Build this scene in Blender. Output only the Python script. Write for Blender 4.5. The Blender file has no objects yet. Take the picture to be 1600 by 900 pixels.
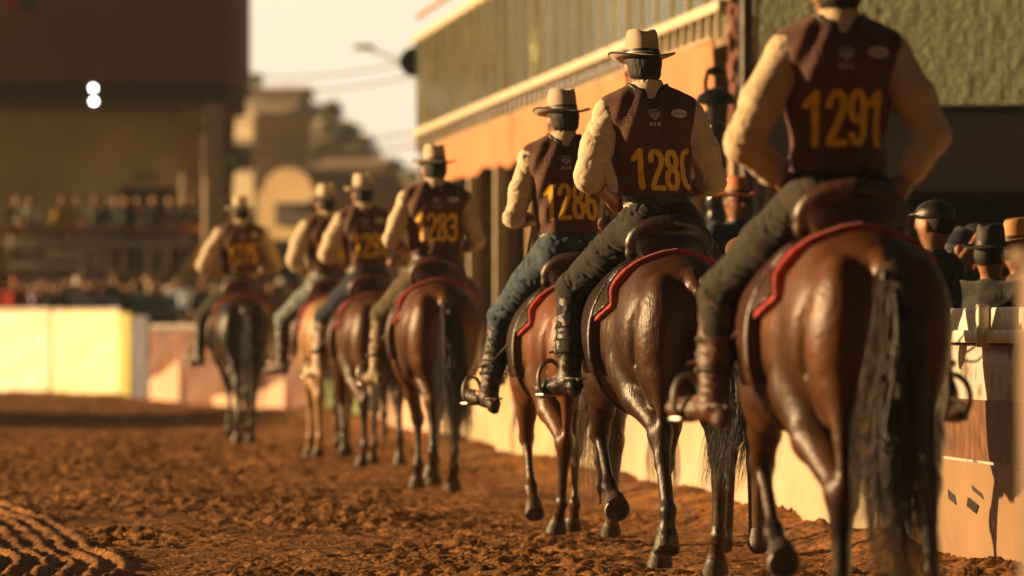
import bpy, math, random
import numpy as np
from mathutils import Vector, Matrix
from mathutils.bvhtree import BVHTree
random.seed(7)
R = math.radians
SC = bpy.context.scene
COL = SC.collection

# ------------------------------------------------------------------ camera
CAMZ = 1.12
FPX = 8889.0            # 200 mm lens on a 36 mm sensor, in pixels of the 1600 px wide photograph
cam_d = bpy.data.cameras.new('camera'); cam = bpy.data.objects.new('camera', cam_d); COL.objects.link(cam)
cam.location = (0, 0, CAMZ); cam.rotation_euler = (R(90.4448), 0, 0)
cam_d.lens = 200; cam_d.sensor_width = 36; cam_d.clip_start = 0.5; cam_d.clip_end = 6000
cam_d.dof.use_dof = True; cam_d.dof.focus_distance = 27.0; cam_d.dof.aperture_fstop = 2.8
SC.camera = cam
# ------------------------------------------------------------------ world, sun, exposure
HAZE = .0003
SUN_EL, SUN_AZ = 12.5, 84.0          # azimuth: degrees from +Y towards -X
w = bpy.data.worlds.new('World'); SC.world = w; w.use_nodes = True
nt = w.node_tree; bg = nt.nodes['Background']
sky = nt.nodes.new('ShaderNodeTexSky'); sky.sky_type = 'NISHITA'; sky.sun_disc = False
sky.sun_elevation = R(SUN_EL); sky.sun_rotation = R(-SUN_AZ)
sky.air_density = 1.0; sky.dust_density = 3.0; sky.ozone_density = 0.6
warm = nt.nodes.new('ShaderNodeMixRGB'); warm.blend_type = 'MULTIPLY'; warm.inputs[0].default_value = 1.0
warm.inputs[2].default_value = (0.22, 0.16, 0.105, 1)
nt.links.new(sky.outputs[0], warm.inputs[1])
# bright low haze of the sky in the direction the riders walk
tcw = nt.nodes.new('ShaderNodeTexCoord'); dp = nt.nodes.new('ShaderNodeVectorMath'); dp.operation = 'DOT_PRODUCT'
dp.inputs[1].default_value = Vector((-.18, 1, .10)).normalized(); nt.links.new(tcw.outputs['Generated'], dp.inputs[0])
mr = nt.nodes.new('ShaderNodeMapRange'); mr.interpolation_type = 'SMOOTHSTEP'; mr.inputs[1].default_value = .90; mr.inputs[2].default_value = 1.0; mr.inputs[4].default_value = 1.0
nt.links.new(dp.outputs['Value'], mr.inputs[0])
hz = nt.nodes.new('ShaderNodeMixRGB'); hz.blend_type = 'ADD'; hz.inputs[2].default_value = (11.0, 9.0, 6.9, 1)
nt.links.new(mr.outputs[0], hz.inputs[0]); nt.links.new(warm.outputs[0], hz.inputs[1]); nt.links.new(hz.outputs[0], bg.inputs[0])
bg.inputs[1].default_value = 0.05
sd = bpy.data.lights.new('sun', 'SUN'); sun = bpy.data.objects.new('sun', sd); COL.objects.link(sun)
sd.energy = 5.0; sd.angle = R(0.6); sd.color = (1.0, 0.64, 0.30)
sv = Vector((-math.sin(R(SUN_AZ))*math.cos(R(SUN_EL)), math.cos(R(SUN_AZ))*math.cos(R(SUN_EL)), math.sin(R(SUN_EL))))
sun.rotation_euler = sv.to_track_quat('Z', 'Y').to_euler()
sun.location = (-30, 30, 20)
SC.view_settings.view_transform = 'Standard'; SC.view_settings.look = 'None'
SC.view_settings.gamma = 1.0; SC.view_settings.exposure = 1.08
SC.cycles.max_bounces = 6; SC.cycles.diffuse_bounces = 3; SC.cycles.glossy_bounces = 3
SC.cycles.transmission_bounces = 4; SC.cycles.caustics_reflective = False; SC.cycles.caustics_refractive = False

def at(px, py, D):
    return Vector(((px-800)/FPX*D, D, CAMZ-(py-519)/FPX*D))

# ------------------------------------------------------------------ numpy noise
_rs = np.random.RandomState(3); _perm = _rs.permutation(4096).astype(np.int64); _val = _rs.rand(4096).astype(np.float32)
def vnoise(P):
    P = np.asarray(P, np.float32); I = np.floor(P).astype(np.int64); f = P-I; f = f*f*(3-2*f)
    def h(i, j, k): return _val[_perm[(_perm[(_perm[i & 4095]+j) & 4095]+k) & 4095]]
    r = 0
    for a in (0, 1):
        for b in (0, 1):
            for c in (0, 1):
                wt = (f[..., 0] if a else 1-f[..., 0])*(f[..., 1] if b else 1-f[..., 1])*(f[..., 2] if c else 1-f[..., 2])
                r = r + wt*h(I[..., 0]+a, I[..., 1]+b, I[..., 2]+c)
    return r
def fbm(P, o=3):
    r = 0; a = 1; s = 0; P = np.asarray(P, np.float32)
    for i in range(o):
        r = r + a*(vnoise(P*(2**i)+i*17.3)-.5); s += a; a *= .5
    return r/s*2

# ------------------------------------------------------------------ mesh + object helpers
def mesh_from(V, Q, smooth=True, name='m'):
    me = bpy.data.meshes.new(name)
    V = np.asarray(V, np.float32); 
    if isinstance(Q, np.ndarray):
        n, k = Q.shape
        me.vertices.add(len(V)); me.vertices.foreach_set('co', V.ravel())
        me.loops.add(n*k); me.loops.foreach_set('vertex_index', Q.astype(np.int32).ravel())
        me.polygons.add(n); me.polygons.foreach_set('loop_start', np.arange(0, n*k, k, dtype=np.int32))
        me.update(calc_edges=True)
    else:
        me.from_pydata(V.tolist(), [], Q); me.update()
    if smooth:
        me.polygons.foreach_set('use_smooth', np.ones(len(me.polygons), bool))
        if len(V) < 1500: me.set_sharp_from_angle(angle=R(42))
    return me
def obj(name, VQ, m=None, parent=None, smooth=True):
    me = VQ if isinstance(VQ, bpy.types.Mesh) else mesh_from(VQ[0], VQ[1], smooth, name)
    o = bpy.data.objects.new(name, me); COL.objects.link(o)
    if m is not None:
        if len(me.materials) == 0: me.materials.append(m)
    if parent is not None: o.parent = parent
    return o
def tag(o, label, cat, group=None):
    o['label'] = label; o['category'] = cat
    if group: o['group'] = group
    return o
def thing(name, label, cat, loc=(0, 0, 0), rz=0, group=None):
    o = bpy.data.objects.new(name, None); COL.objects.link(o); o.empty_display_size = .2
    o.location = loc; o.rotation_euler = (0, 0, rz); tag(o, label, cat, group); return o
def merge(parts):
    V = []; Q = []; n = 0
    for v, q in parts:
        V.append(np.asarray(v, np.float32)); Q += [tuple(int(i)+n for i in f) for f in (q.tolist() if isinstance(q, np.ndarray) else q)]; n += len(v)
    return np.concatenate(V), Q
def box(x0, x1, y0, y1, z0, z1, b=0.0):
    if b <= 0:
        V = [(x, y, z) for x in (x0, x1) for y in (y0, y1) for z in (z0, z1)]
        return np.array(V), [(0, 1, 3, 2), (4, 6, 7, 5), (0, 4, 5, 1), (2, 3, 7, 6), (0, 2, 6, 4), (1, 5, 7, 3)]
    import bmesh
    bm = bmesh.new(); bmesh.ops.create_cube(bm, size=1)
    for v in bm.verts: v.co = Vector(((x0+x1)/2+v.co.x*(x1-x0), (y0+y1)/2+v.co.y*(y1-y0), (z0+z1)/2+v.co.z*(z1-z0)))
    bmesh.ops.bevel(bm, geom=list(bm.edges), offset=b, segments=2, affect='EDGES', profile=.5)
    bm.verts.index_update()
    V = np.array([v.co[:] for v in bm.verts]); Q = [tuple(v.index for v in f.verts) for f in bm.faces]; bm.free()
    return V, Q
def xf(VQ, M):
    V = np.asarray(VQ[0], float); A = np.array(M)
    return V@A[:3, :3].T+A[:3, 3], VQ[1]
def spline(P, n):
    P = np.asarray(P, float); m = len(P); T = np.linspace(0, m-1, n); out = []
    for t in T:
        i = min(int(t), m-2); f = t-i
        p0 = P[max(i-1, 0)]; p1 = P[i]; p2 = P[i+1]; p3 = P[min(i+2, m-1)]
        out.append(.5*((2*p1)+(-p0+p2)*f+(2*p0-5*p1+4*p2-p3)*f*f+(-p0+3*p1-3*p2+p3)*f**3))
    return np.array(out)
def tube(P, r, sides=8, closed=False, flat=1.0):
    P = np.asarray(P, float); n = len(P); r = np.broadcast_to(np.asarray(r, float), (n,))
    if closed: T = np.roll(P, -1, 0)-np.roll(P, 1, 0)
    else: T = np.gradient(P, axis=0)
    T /= np.linalg.norm(T, axis=1)[:, None]+1e-9
    up = np.array([0.0, 0.0, 1.0]) if abs(T[0][2]) < .9 else np.array([1.0, 0, 0])
    V = []; N = np.cross(T[0], up); N /= np.linalg.norm(N)
    for i in range(n):
        N = N-T[i]*np.dot(N, T[i]); N /= np.linalg.norm(N)+1e-9; B = np.cross(T[i], N)
        for k in range(sides):
            a = 2*math.pi*k/sides
            V.append(P[i]+r[i]*(math.cos(a)*N+flat*math.sin(a)*B))
    Q = []
    for i in range(n if closed else n-1):
        j = (i+1) % n
        for k in range(sides):
            l = (k+1) % sides
            Q.append((i*sides+k, i*sides+l, j*sides+l, j*sides+k))
    if not closed:
        Q.append(tuple(range(sides))[::-1]); Q.append(tuple((n-1)*sides+k for k in range(sides)))
    return np.array(V), Q
def lathe(prof, n=32, fn=None):
    V = []; m = len(prof)
    for i, (r, z) in enumerate(prof):
        for k in range(n):
            a = 2*math.pi*k/n; p = (r*math.cos(a), r*math.sin(a), z)
            V.append(fn(p, i, a) if fn else p)
    Q = [(i*n+k, i*n+(k+1) % n, (i+1)*n+(k+1) % n, (i+1)*n+k) for i in range(m-1) for k in range(n)]
    Q.append(tuple(range(n))[::-1]); Q.append(tuple((m-1)*n+k for k in range(n)))
    return np.array(V), Q
def normals(V, Q):
    Q = np.asarray(Q); n = np.cross(V[Q[:, 2]]-V[Q[:, 0]], V[Q[:, 3]]-V[Q[:, 1]]); N = np.zeros_like(V)
    for k in range(4): np.add.at(N, Q[:, k], n)
    return N/(np.linalg.norm(N, axis=1)[:, None]+1e-12)
def relax(V, Q, it=1, f=.5):
    Q = np.asarray(Q)
    for _ in range(it):
        S = np.zeros_like(V); C = np.zeros(len(V))
        for k in range(4):
            a = Q[:, k]; b = Q[:, (k+1) % 4]
            np.add.at(S, a, V[b]); np.add.at(C, a, 1); np.add.at(S, b, V[a]); np.add.at(C, b, 1)
        V = V*(1-f)+f*S/np.maximum(C, 1)[:, None]
    return V

# ------------------------------------------------------------------ signed distance modelling
def cone(a, b, ra, rb, k=.03, sq=None): return ('cone', np.array(a, float), np.array(b, float), ra, rb, k, sq)
def ell(c, r, k=.03, rot=None): return ('ell', np.array(c, float), np.array(r, float), k, rot)
def cut(p): return ('cut', p)
def chain(P, rr, k=.03, n=None, sq=None):
    if n: 
        Z = spline([list(p)+[q] for p, q in zip(P, rr)], n); P = Z[:, :3]; rr = Z[:, 3]
    return [cone(P[i], P[i+1], rr[i], rr[i+1], k, sq) for i in range(len(P)-1)]
def rotm(ax, ay=0, az=0):
    return np.array((Matrix.Rotation(R(az), 3, 'Z')@Matrix.Rotation(R(ay), 3, 'Y')@Matrix.Rotation(R(ax), 3, 'X')))
def evaluate(prims, lo, hi, h, off=0.0):
    lo = np.array(lo, float); hi = np.array(hi, float)
    n = np.ceil((hi-lo)/h).astype(int)+1
    ax = [(lo[i]+np.arange(n[i])*h).astype(np.float32) for i in range(3)]
    F = np.full(n, 10.0, np.float32)
    for p in prims:
        neg = p[0] == 'cut'
        if neg: p = p[1]
        if p[0] == 'cone':
            _, a, b, ra, rb, k, sq = p; m = max(ra, rb)+k+3*h+off
            l = np.minimum(a, b)-m; u = np.maximum(a, b)+m
        else:
            _, c, r, k, rot = p; m = k+3*h+off
            ext = r if rot is None else np.abs(rot)@r
            l = c-ext-m; u = c+ext+m
        i0 = np.clip(np.floor((l-lo)/h).astype(int), 0, n-1); i1 = np.clip(np.ceil((u-lo)/h).astype(int)+1, 1, n)
        if (i1 <= i0).any(): continue
        X = ax[0][i0[0]:i1[0]][:, None, None]; Y = ax[1][i0[1]:i1[1]][None, :, None]; Z = ax[2][i0[2]:i1[2]][None, None, :]
        if p[0] == 'cone':
            ba = b-a; L = float(ba@ba)+1e-12
            t = np.clip(((X-a[0])*ba[0]+(Y-a[1])*ba[1]+(Z-a[2])*ba[2])/L, 0, 1)
            dx = X-a[0]-t*ba[0]; dy = Y-a[1]-t*ba[1]; dz = Z-a[2]-t*ba[2]; rad = ra+(rb-ra)*t
            if sq is not None:
                nx, ny, nz, s = sq; q = dx*nx+dy*ny+dz*nz; g = (1/s-1)
                d = np.sqrt(dx*dx+dy*dy+dz*dz+q*q*(1/(s*s)-1))-rad
                d = d*(s if s < 1 else 1)*.5+d*.5
            else: d = np.sqrt(dx*dx+dy*dy+dz*dz)-rad
        else:
            x = X-c[0]; y = Y-c[1]; z = Z-c[2]
            if rot is not None:
                A = rot.T; x, y, z = (A[0, 0]*x+A[0, 1]*y+A[0, 2]*z, A[1, 0]*x+A[1, 1]*y+A[1, 2]*z, A[2, 0]*x+A[2, 1]*y+A[2, 2]*z)
            k0 = np.sqrt((x/r[0])**2+(y/r[1])**2+(z/r[2])**2); k1 = np.sqrt((x/r[0]**2)**2+(y/r[1]**2)**2+(z/r[2]**2)**2)+1e-6
            d = k0*(k0-1)/k1
        sl = (slice(i0[0], i1[0]), slice(i0[1], i1[1]), slice(i0[2], i1[2])); G = F[sl]
        if neg:
            d = -d; hh = np.maximum(k-np.abs(G-d), 0)/k; F[sl] = np.maximum(G, d)+hh*hh*k*.25
        else:
            hh = np.maximum(k-np.abs(G-d), 0)/k; F[sl] = np.minimum(G, d)-hh*hh*k*.25
    return F-off, ax
def surfnet(F, ax, h, sm=1):
    F = np.clip(F, -4*h, 4*h); S = F < 0
    c = [S[a:S.shape[0]-1+a, b:S.shape[1]-1+b, d:S.shape[2]-1+d] for a in (0, 1) for b in (0, 1) for d in (0, 1)]
    anyi = c[0].copy(); alli = c[0].copy()
    for q in c[1:]: anyi |= q; alli &= q
    act = anyi & ~alli; I = np.argwhere(act); idx = np.full(act.shape, -1, np.int64); idx[act] = np.arange(len(I))
    cor = [(a, b, d) for a in (0, 1) for b in (0, 1) for d in (0, 1)]
    vals = [F[I[:, 0]+a, I[:, 1]+b, I[:, 2]+d] for a, b, d in cor]
    P = np.zeros((len(I), 3)); C = np.zeros(len(I))
    for i in range(8):
        for j in range(i+1, 8):
            di = np.array(cor[j])-np.array(cor[i])
            if np.abs(di).sum() != 1: continue
            va, vb = vals[i], vals[j]; m = (va < 0) != (vb < 0)
            t = np.where(m, va/np.where(m, va-vb, 1), 0)
            P += np.where(m[:, None], np.array(cor[i])+t[:, None]*di, 0); C += m
    P = (I+P/np.maximum(C, 1)[:, None])*h+np.array([ax[0][0], ax[1][0], ax[2][0]])
    Q = []
    for a in range(3):
        b, d = (a+1) % 3, (a+2) % 3
        s0 = [slice(None)]*3; s1 = [slice(None)]*3; s0[a] = slice(0, -1); s1[a] = slice(1, None)
        A = S[tuple(s0)]; B = S[tuple(s1)]; E = np.argwhere(A != B)
        E = E[(E[:, b] > 0) & (E[:, d] > 0) & (E[:, b] < S.shape[b]-1) & (E[:, d] < S.shape[d]-1)]
        o = [E.copy() for _ in range(4)]
        o[0][:, b] -= 1; o[0][:, d] -= 1; o[1][:, d] -= 1; o[3][:, b] -= 1
        q = np.stack([idx[k[:, 0], k[:, 1], k[:, 2]] for k in o], 1)
        fl = ~A[E[:, 0], E[:, 1], E[:, 2]]; q[fl] = q[fl][:, ::-1]; Q.append(q)
    Q = np.concatenate(Q); Q = Q[(Q >= 0).all(1)]
    if sm: P = relax(P, Q, sm, .5)
    return P, Q
def sdf(prims, lo, hi, h, off=0.0, sm=1):
    F, ax = evaluate(prims, lo, hi, h, off); return surfnet(F, ax, h, sm)
def grids(ax): return ax[0][:, None, None], ax[1][None, :, None], ax[2][None, None, :]
def bbox(prims, pad=.06):
    L = []; U = []
    for p in prims:
        if p[0] == 'cut': continue
        if p[0] == 'cone': m = max(p[3], p[4]); L += [np.minimum(p[1], p[2])-m]; U += [np.maximum(p[1], p[2])+m]
        else:
            e = p[2] if p[4] is None else np.abs(p[4])@p[2]; L += [p[1]-e]; U += [p[1]+e]
    return np.min(L, 0)-pad, np.max(U, 0)+pad
def blob(prims, h, off=0.0, sm=1, pad=.06):
    lo, hi = bbox(prims, pad+off); return sdf(prims, lo, hi, h, off, sm)

# ------------------------------------------------------------------ materials
MATS = {}
def mat(name, c, rough=.6, var=.25, scale=8, bump=0, bscale=60, metal=0, spec=.5, c2=None, stretch=(1, 1, 1), coat=0, detail=4, sheen=0, lo=.35, hi=.65, wr=0):
    if name in MATS: return MATS[name]
    m = bpy.data.materials.new(name); m.use_nodes = True; n = m.node_tree.nodes; l = m.node_tree.links; b = n['Principled BSDF']
    b.inputs['Roughness'].default_value = rough; b.inputs['Metallic'].default_value = metal; b.inputs['Specular IOR Level'].default_value = spec
    if coat: b.inputs['Coat Weight'].default_value = coat; b.inputs['Coat Roughness'].default_value = .2
    if sheen: b.inputs['Sheen Weight'].default_value = sheen
    tc = n.new('ShaderNodeTexCoord'); mp = n.new('ShaderNodeMapping'); mp.inputs['Scale'].default_value = stretch
    l.new(tc.outputs['Object'], mp.inputs[0])
    no = n.new('ShaderNodeTexNoise'); no.inputs['Scale'].default_value = scale; no.inputs['Detail'].default_value = detail
    l.new(mp.outputs[0], no.inputs[0])
    rp = n.new('ShaderNodeValToRGB'); rp.color_ramp.elements[0].position = lo; rp.color_ramp.elements[1].position = hi
    a = c2 if c2 else tuple(x*(1-var) for x in c); d = c if c2 else tuple(min(1, x*(1+var)) for x in c)
    rp.color_ramp.elements[0].color = (*a, 1); rp.color_ramp.elements[1].color = (*d, 1)
    l.new(no.outputs[0], rp.inputs[0]); l.new(rp.outputs[0], b.inputs['Base Color'])
    if bump:
        n2 = n.new('ShaderNodeTexNoise'); n2.inputs['Scale'].default_value = bscale; n2.inputs['Detail'].default_value = 6
        l.new(mp.outputs[0], n2.inputs[0]); bp = n.new('ShaderNodeBump'); bp.inputs['Strength'].default_value = bump; bp.inputs['Distance'].default_value = .01
        l.new(n2.outputs[0], bp.inputs['Height']); l.new(bp.outputs[0], b.inputs['Normal'])
        if wr:
            mw = n.new('ShaderNodeMapping'); mw.inputs['Scale'].default_value = (4.5, 4.5, 9); mw.inputs['Rotation'].default_value = (.3, .5, 0); l.new(tc.outputs['Object'], mw.inputs[0])
            n3 = n.new('ShaderNodeTexNoise'); n3.inputs['Scale'].default_value = 1; n3.inputs['Detail'].default_value = 2.5; n3.inputs['Distortion'].default_value = 1.4; l.new(mw.outputs[0], n3.inputs[0])
            m1 = n.new('ShaderNodeMath'); m1.operation = 'SUBTRACT'; m1.inputs[1].default_value = .5; l.new(n3.outputs[0], m1.inputs[0])
            m2 = n.new('ShaderNodeMath'); m2.operation = 'ABSOLUTE'; l.new(m1.outputs[0], m2.inputs[0])
            m3 = n.new('ShaderNodeMath'); m3.operation = 'MULTIPLY'; m3.inputs[1].default_value = 5; m3.use_clamp = True; l.new(m2.outputs[0], m3.inputs[0])
            b2 = n.new('ShaderNodeBump'); b2.inputs['Strength'].default_value = wr; b2.inputs['Distance'].default_value = .02
            l.new(m3.outputs[0], b2.inputs['Height']); l.new(bp.outputs[0], b2.inputs['Normal']); l.new(b2.outputs[0], b.inputs['Normal'])
    MATS[name] = m; return m
def emis(name, c, s):
    m = bpy.data.materials.new(name); m.use_nodes = True; b = m.node_tree.nodes['Principled BSDF']
    b.inputs['Base Color'].default_value = (*c, 1); b.inputs['Emission Color'].default_value = (*c, 1); b.inputs['Emission Strength'].default_value = s
    return m
def coat_mat(name, body, points, mid):
    """horse coat: body colour with darker points (lower legs) that belong to the animal, fine hair bump"""
    m = bpy.data.materials.new(name); m.use_nodes = True; n = m.node_tree.nodes; l = m.node_tree.links; b = n['Principled BSDF']
    b.inputs['Roughness'].default_value = .36; b.inputs['Specular IOR Level'].default_value = .30
    tc = n.new('ShaderNodeTexCoord'); sx = n.new('ShaderNodeSeparateXYZ'); l.new(tc.outputs['Object'], sx.inputs[0])
    no = n.new('ShaderNodeTexNoise'); no.inputs['Scale'].default_value = 4.5; no.inputs['Detail'].default_value = 5; l.new(tc.outputs['Object'], no.inputs[0])
    ad = n.new('ShaderNodeMath'); ad.operation = 'MULTIPLY_ADD'; ad.inputs[1].default_value = .35; l.new(no.outputs[0], ad.inputs[0]); l.new(sx.outputs[2], ad.inputs[2])
    rp = n.new('ShaderNodeValToRGB'); e = rp.color_ramp.elements
    e[0].position = .58; e[0].color = (*points, 1); e[1].position = .95; e[1].color = (*body, 1)
    x = e.new(.75); x.color = (*[(p+q)/2 for p, q in zip(points, body)], 1)
    l.new(ad.outputs[0], rp.inputs[0])
    # dark dorsal and croup shading that is the animal's own colour pattern
    n3 = n.new('ShaderNodeTexNoise'); n3.inputs['Scale'].default_value = 2.2; n3.inputs['Detail'].default_value = 3; l.new(tc.outputs['Object'], n3.inputs[0])
    r3 = n.new('ShaderNodeValToRGB'); r3.color_ramp.elements[0].position = .42; r3.color_ramp.elements[1].position = .60; l.new(n3.outputs[0], r3.inputs[0])
    mx = n.new('ShaderNodeMixRGB'); l.new(r3.outputs[0], mx.inputs[0]); l.new(rp.outputs[0], mx.inputs[1]); mx.inputs[2].default_value = (*mid, 1)
    lim = n.new('ShaderNodeMath'); lim.operation = 'MULTIPLY'; lim.inputs[1].default_value = .8; l.new(r3.outputs[0], lim.inputs[0]); l.new(lim.outputs[0], mx.inputs[0])
    # dry arena dust caught on the lower legs
    n5 = n.new('ShaderNodeTexNoise'); n5.inputs['Scale'].default_value = 30; n5.inputs['Detail'].default_value = 5; l.new(tc.outputs['Object'], n5.inputs[0])
    zz = n.new('ShaderNodeMapRange'); zz.inputs[1].default_value = .45; zz.inputs[2].default_value = .0; zz.inputs[3].default_value = 0; zz.inputs[4].default_value = .75; l.new(sx.outputs[2], zz.inputs[0])
    r5 = n.new('ShaderNodeValToRGB'); r5.color_ramp.elements[0].position = .42; r5.color_ramp.elements[1].position = .60; l.new(n5.outputs[0], r5.inputs[0])
    mm = n.new('ShaderNodeMath'); mm.operation = 'MULTIPLY'; l.new(zz.outputs[0], mm.inputs[0]); l.new(r5.outputs[0], mm.inputs[1])
    md = n.new('ShaderNodeMixRGB'); md.inputs[2].default_value = (.13, .058, .024, 1); l.new(mm.outputs[0], md.inputs[0]); l.new(mx.outputs[0], md.inputs[1])
    l.new(md.outputs[0], b.inputs['Base Color'])
    mp = n.new('ShaderNodeMapping'); mp.inputs['Scale'].default_value = (120, 120, 24); l.new(tc.outputs['Object'], mp.inputs[0])
    n2 = n.new('ShaderNodeTexNoise'); n2.inputs['Scale'].default_value = 1; n2.inputs['Detail'].default_value = 3; l.new(mp.outputs[0], n2.inputs[0])
    n4 = n.new('ShaderNodeTexNoise'); n4.inputs['Scale'].default_value = 22; n4.inputs['Detail'].default_value = 4; l.new(tc.outputs['Object'], n4.inputs[0])
    am = n.new('ShaderNodeMath'); am.operation = 'MULTIPLY_ADD'; am.inputs[1].default_value = .8; l.new(n4.outputs[0], am.inputs[0]); l.new(n2.outputs[0], am.inputs[2])
    bp = n.new('ShaderNodeBump'); bp.inputs['Strength'].default_value = .6; bp.inputs['Distance'].default_value = .005
    l.new(am.outputs[0], bp.inputs['Height']); l.new(bp.outputs[0], b.inputs['Normal'])
    rr = n.new('ShaderNodeMapRange'); rr.inputs[3].default_value = .26; rr.inputs[4].default_value = .50; l.new(n4.outputs[0], rr.inputs[0]); l.new(rr.outputs[0], b.inputs['Roughness'])
    return m
# ------------------------------------------------------------------ HORSES
def bend(V):
    """the neck and head turned a little to the right of the body"""
    V = np.array(V, float); u = np.maximum(V[:, 1]-.45, 0)*np.clip((V[:, 2]-1.0)/.35, 0, 1)
    V[:, 0] += .26*u*u+.05*u; V[:, 2] -= .10*u*u; return V
HEAD = R(6.05)                       # the riders file away, slightly to the left
def torso_horse(bw=1.0):
    P = []
    P += [ell((0, .08, 1.10), (.29*bw, .58, .32), .05),
          ell((0, .12, .98), (.25*bw, .50, .25), .06),
          ell((0, .50, 1.12), (.20, .28, .31), .08),
          ell((0, -.40, 1.22), (.235, .36, .235), .08),
          ell((0, -.52, 1.27), (.19, .26, .19), .06),
          ell((0, .30, 1.36), (.085, .28, .13), .10),
          ell((0, -.02, 1.30), (.16, .45, .12), .08)]
    for s in (-1, 1):
        P += [ell((s*.14, -.47, 1.14), (.155, .27, .28), .05, rotm(-12)),        # haunch
              ell((s*.135, -.66, 1.08), (.115, .135, .30), .04, rotm(6)),        # hamstrings
              ell((s*.205, -.34, .97), (.085, .13, .19), .05, rotm(-20)),        # stifle
              ell((s*.19, -.26, 1.33), (.06, .09, .05), .06),                    # point of hip
              cone((s*.20, -.26, .98), (s*.235, -.02, 1.02), .05, .02, .05),     # flank fold
              ell((s*.17, .46, 1.10), (.10, .17, .30), .06, rotm(20)),           # shoulder
              ell((s*.165, .42, .92), (.085, .13, .15), .05)]
    P += [cut(ell((0, -.86, 1.0), (.014, .14, .30), .035))]
    for s in (-1, 1):
        P += [cut(cone((s*.262, -.66, 1.22), (s*.245, -.60, .98), .018, .012, .05)),
              cut(cone((s*.10, -.83, 1.15), (s*.15, -.82, .92), .010, .010, .04))]
    return P
HIND = dict(stand=[(-.30, .93), (-.69, .57), (-.66, .21), (-.60, .10), (-.575, .035)],
            back=[(-.34, .92), (-.80, .60), (-.93, .27), (-.90, .12), (-.90, .05)],
            under=[(-.26, .94), (-.60, .56), (-.46, .22), (-.38, .11), (-.36, .04)],
            lift=[(-.28, .98), (-.66, .66), (-.80, .33), (-.80, .22), (-.835, .145)],
            lift2=[(-.26, .98), (-.60, .64), (-.66, .30), (-.60, .19), (-.59, .12)])
FORE = dict(stand=[(.42, .90), (.51, .51), (.50, .19), (.56, .09), (.575, .03)],
            fwd=[(.44, .90), (.66, .53), (.74, .21), (.80, .11), (.83, .05)],
            back=[(.42, .90), (.40, .50), (.24, .21), (.27, .10), (.28, .04)],
            lift=[(.44, .90), (.70, .64), (.50, .40), (.38, .34), (.32, .315)],
            lift2=[(.44, .90), (.64, .57), (.50, .28), (.42, .19), (.38, .14)])
def V3(x, yz): return np.array([x, yz[0], yz[1]])
def hind_leg(s, pose, sx=1.0):
    st, hk, ft, cr, hf = HIND[pose]
    a = V3(s*.19*sx, st); b = V3(s*.135*sx, hk); c = V3(s*.13*sx, ft); d = V3(s*.135*sx, cr); e = V3(s*.14*sx, hf)
    m = a*.5+b*.5+np.array([s*.01, .03, 0])
    back = V3(s*.14, (-.72, .92)); hp = b+np.array([0, -.055, .035])
    P = [ell(a, (.085, .12, .12), .05), cone(a, m, .112, .082, .05), cone(m, b+np.array([0, .01, .03]), .082, .052, .03),
         cone(back, hp, .05, .021, .04), ell(b, (.050, .068, .066), .03), cone(hp, b+(c-b)*.25+np.array([0, -.022, 0]), .030, .023, .02),
         cone(b, b+(c-b)*.35, .050, .034, .025), cone(b+(c-b)*.3, b+(c-b)*.85, .034, .031, .015),
         cone(b+(c-b)*.25+np.array([0, -.025, 0]), c+np.array([0, -.02, 0]), .014, .017, .012),
         ell(c, (.037, .043, .041), .02), cone(c+np.array([0, -.028, -.01]), c+np.array([0, -.03, -.012]), .02, .015, .02),
         cone(c, d, .034, .036, .02), cone(d, d+(e-d)*.25, .044, .046, .015)]
    return P, (c, d, e)
def fore_leg(s, pose, sx=1.0):
    el, kn, ft, cr, hf = FORE[pose]
    a = V3(s*.165, el); b = V3(s*.135*sx, kn); c = V3(s*.13*sx, ft); d = V3(s*.13*sx, cr); e = V3(s*.13*sx, hf)
    P = [ell(a+np.array([0, 0, .02]), (.085, .12, .15), .05), cone(a, a*.45+b*.55, .088, .056, .04), cone(a*.45+b*.55, b, .056, .042, .03),
         ell(b, (.047, .049, .060), .02), cone(b, b+(c-b)*.25, .038, .028, .02), cone(b+(c-b)*.2, c, .027, .026, .015),
         cone(b+(c-b)*.2+np.array([0, -.022, 0]), c+np.array([0, -.02, 0]), .014, .017, .012),
         ell(c, (.036, .042, .04), .02), cone(c+np.array([0, -.028, -.01]), c+np.array([0, -.03, -.012]), .02, .015, .02),
         cone(c, d, .033, .035, .02), cone(d, d+(e-d)*.25, .043, .045, .015)]
    return P, (c, d, e)
def hoof_mesh(c, d, e):
    ax = (e-d); ax /= np.linalg.norm(ax)
    # toe direction: forward, perpendicular to the axis
    f = np.array([0, 1.0, 0]) if abs(ax[2]) > .6 else np.array([0, .3, -1.0])
    f = f-ax*np.dot(f, ax); f /= np.linalg.norm(f); sd_ = np.cross(ax, f)
    prof = [(.041, -.012), (.048, .0), (.052, .02), (.060, .062), (.061, .068), (.052, .069), (.045, .060), (.02, .058), (.001, .058)]
    V, Q = lathe(prof, 22)
    W = d+V[:, 2:3]*ax+V[:, 0:1]*sd_+(V[:, 1:2]+V[:, 2:3]*.28)*f
    t = np.linspace(R(-130), R(130), 20); U = np.stack([np.sin(t)*.053, np.cos(t)*.053+.02, np.full(20, .071)], 1)
    sh = tube(d+U[:, 2:3]*ax+U[:, 0:1]*sd_+U[:, 1:2]*f, .0075, 6)
    return (W, Q), sh
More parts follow.
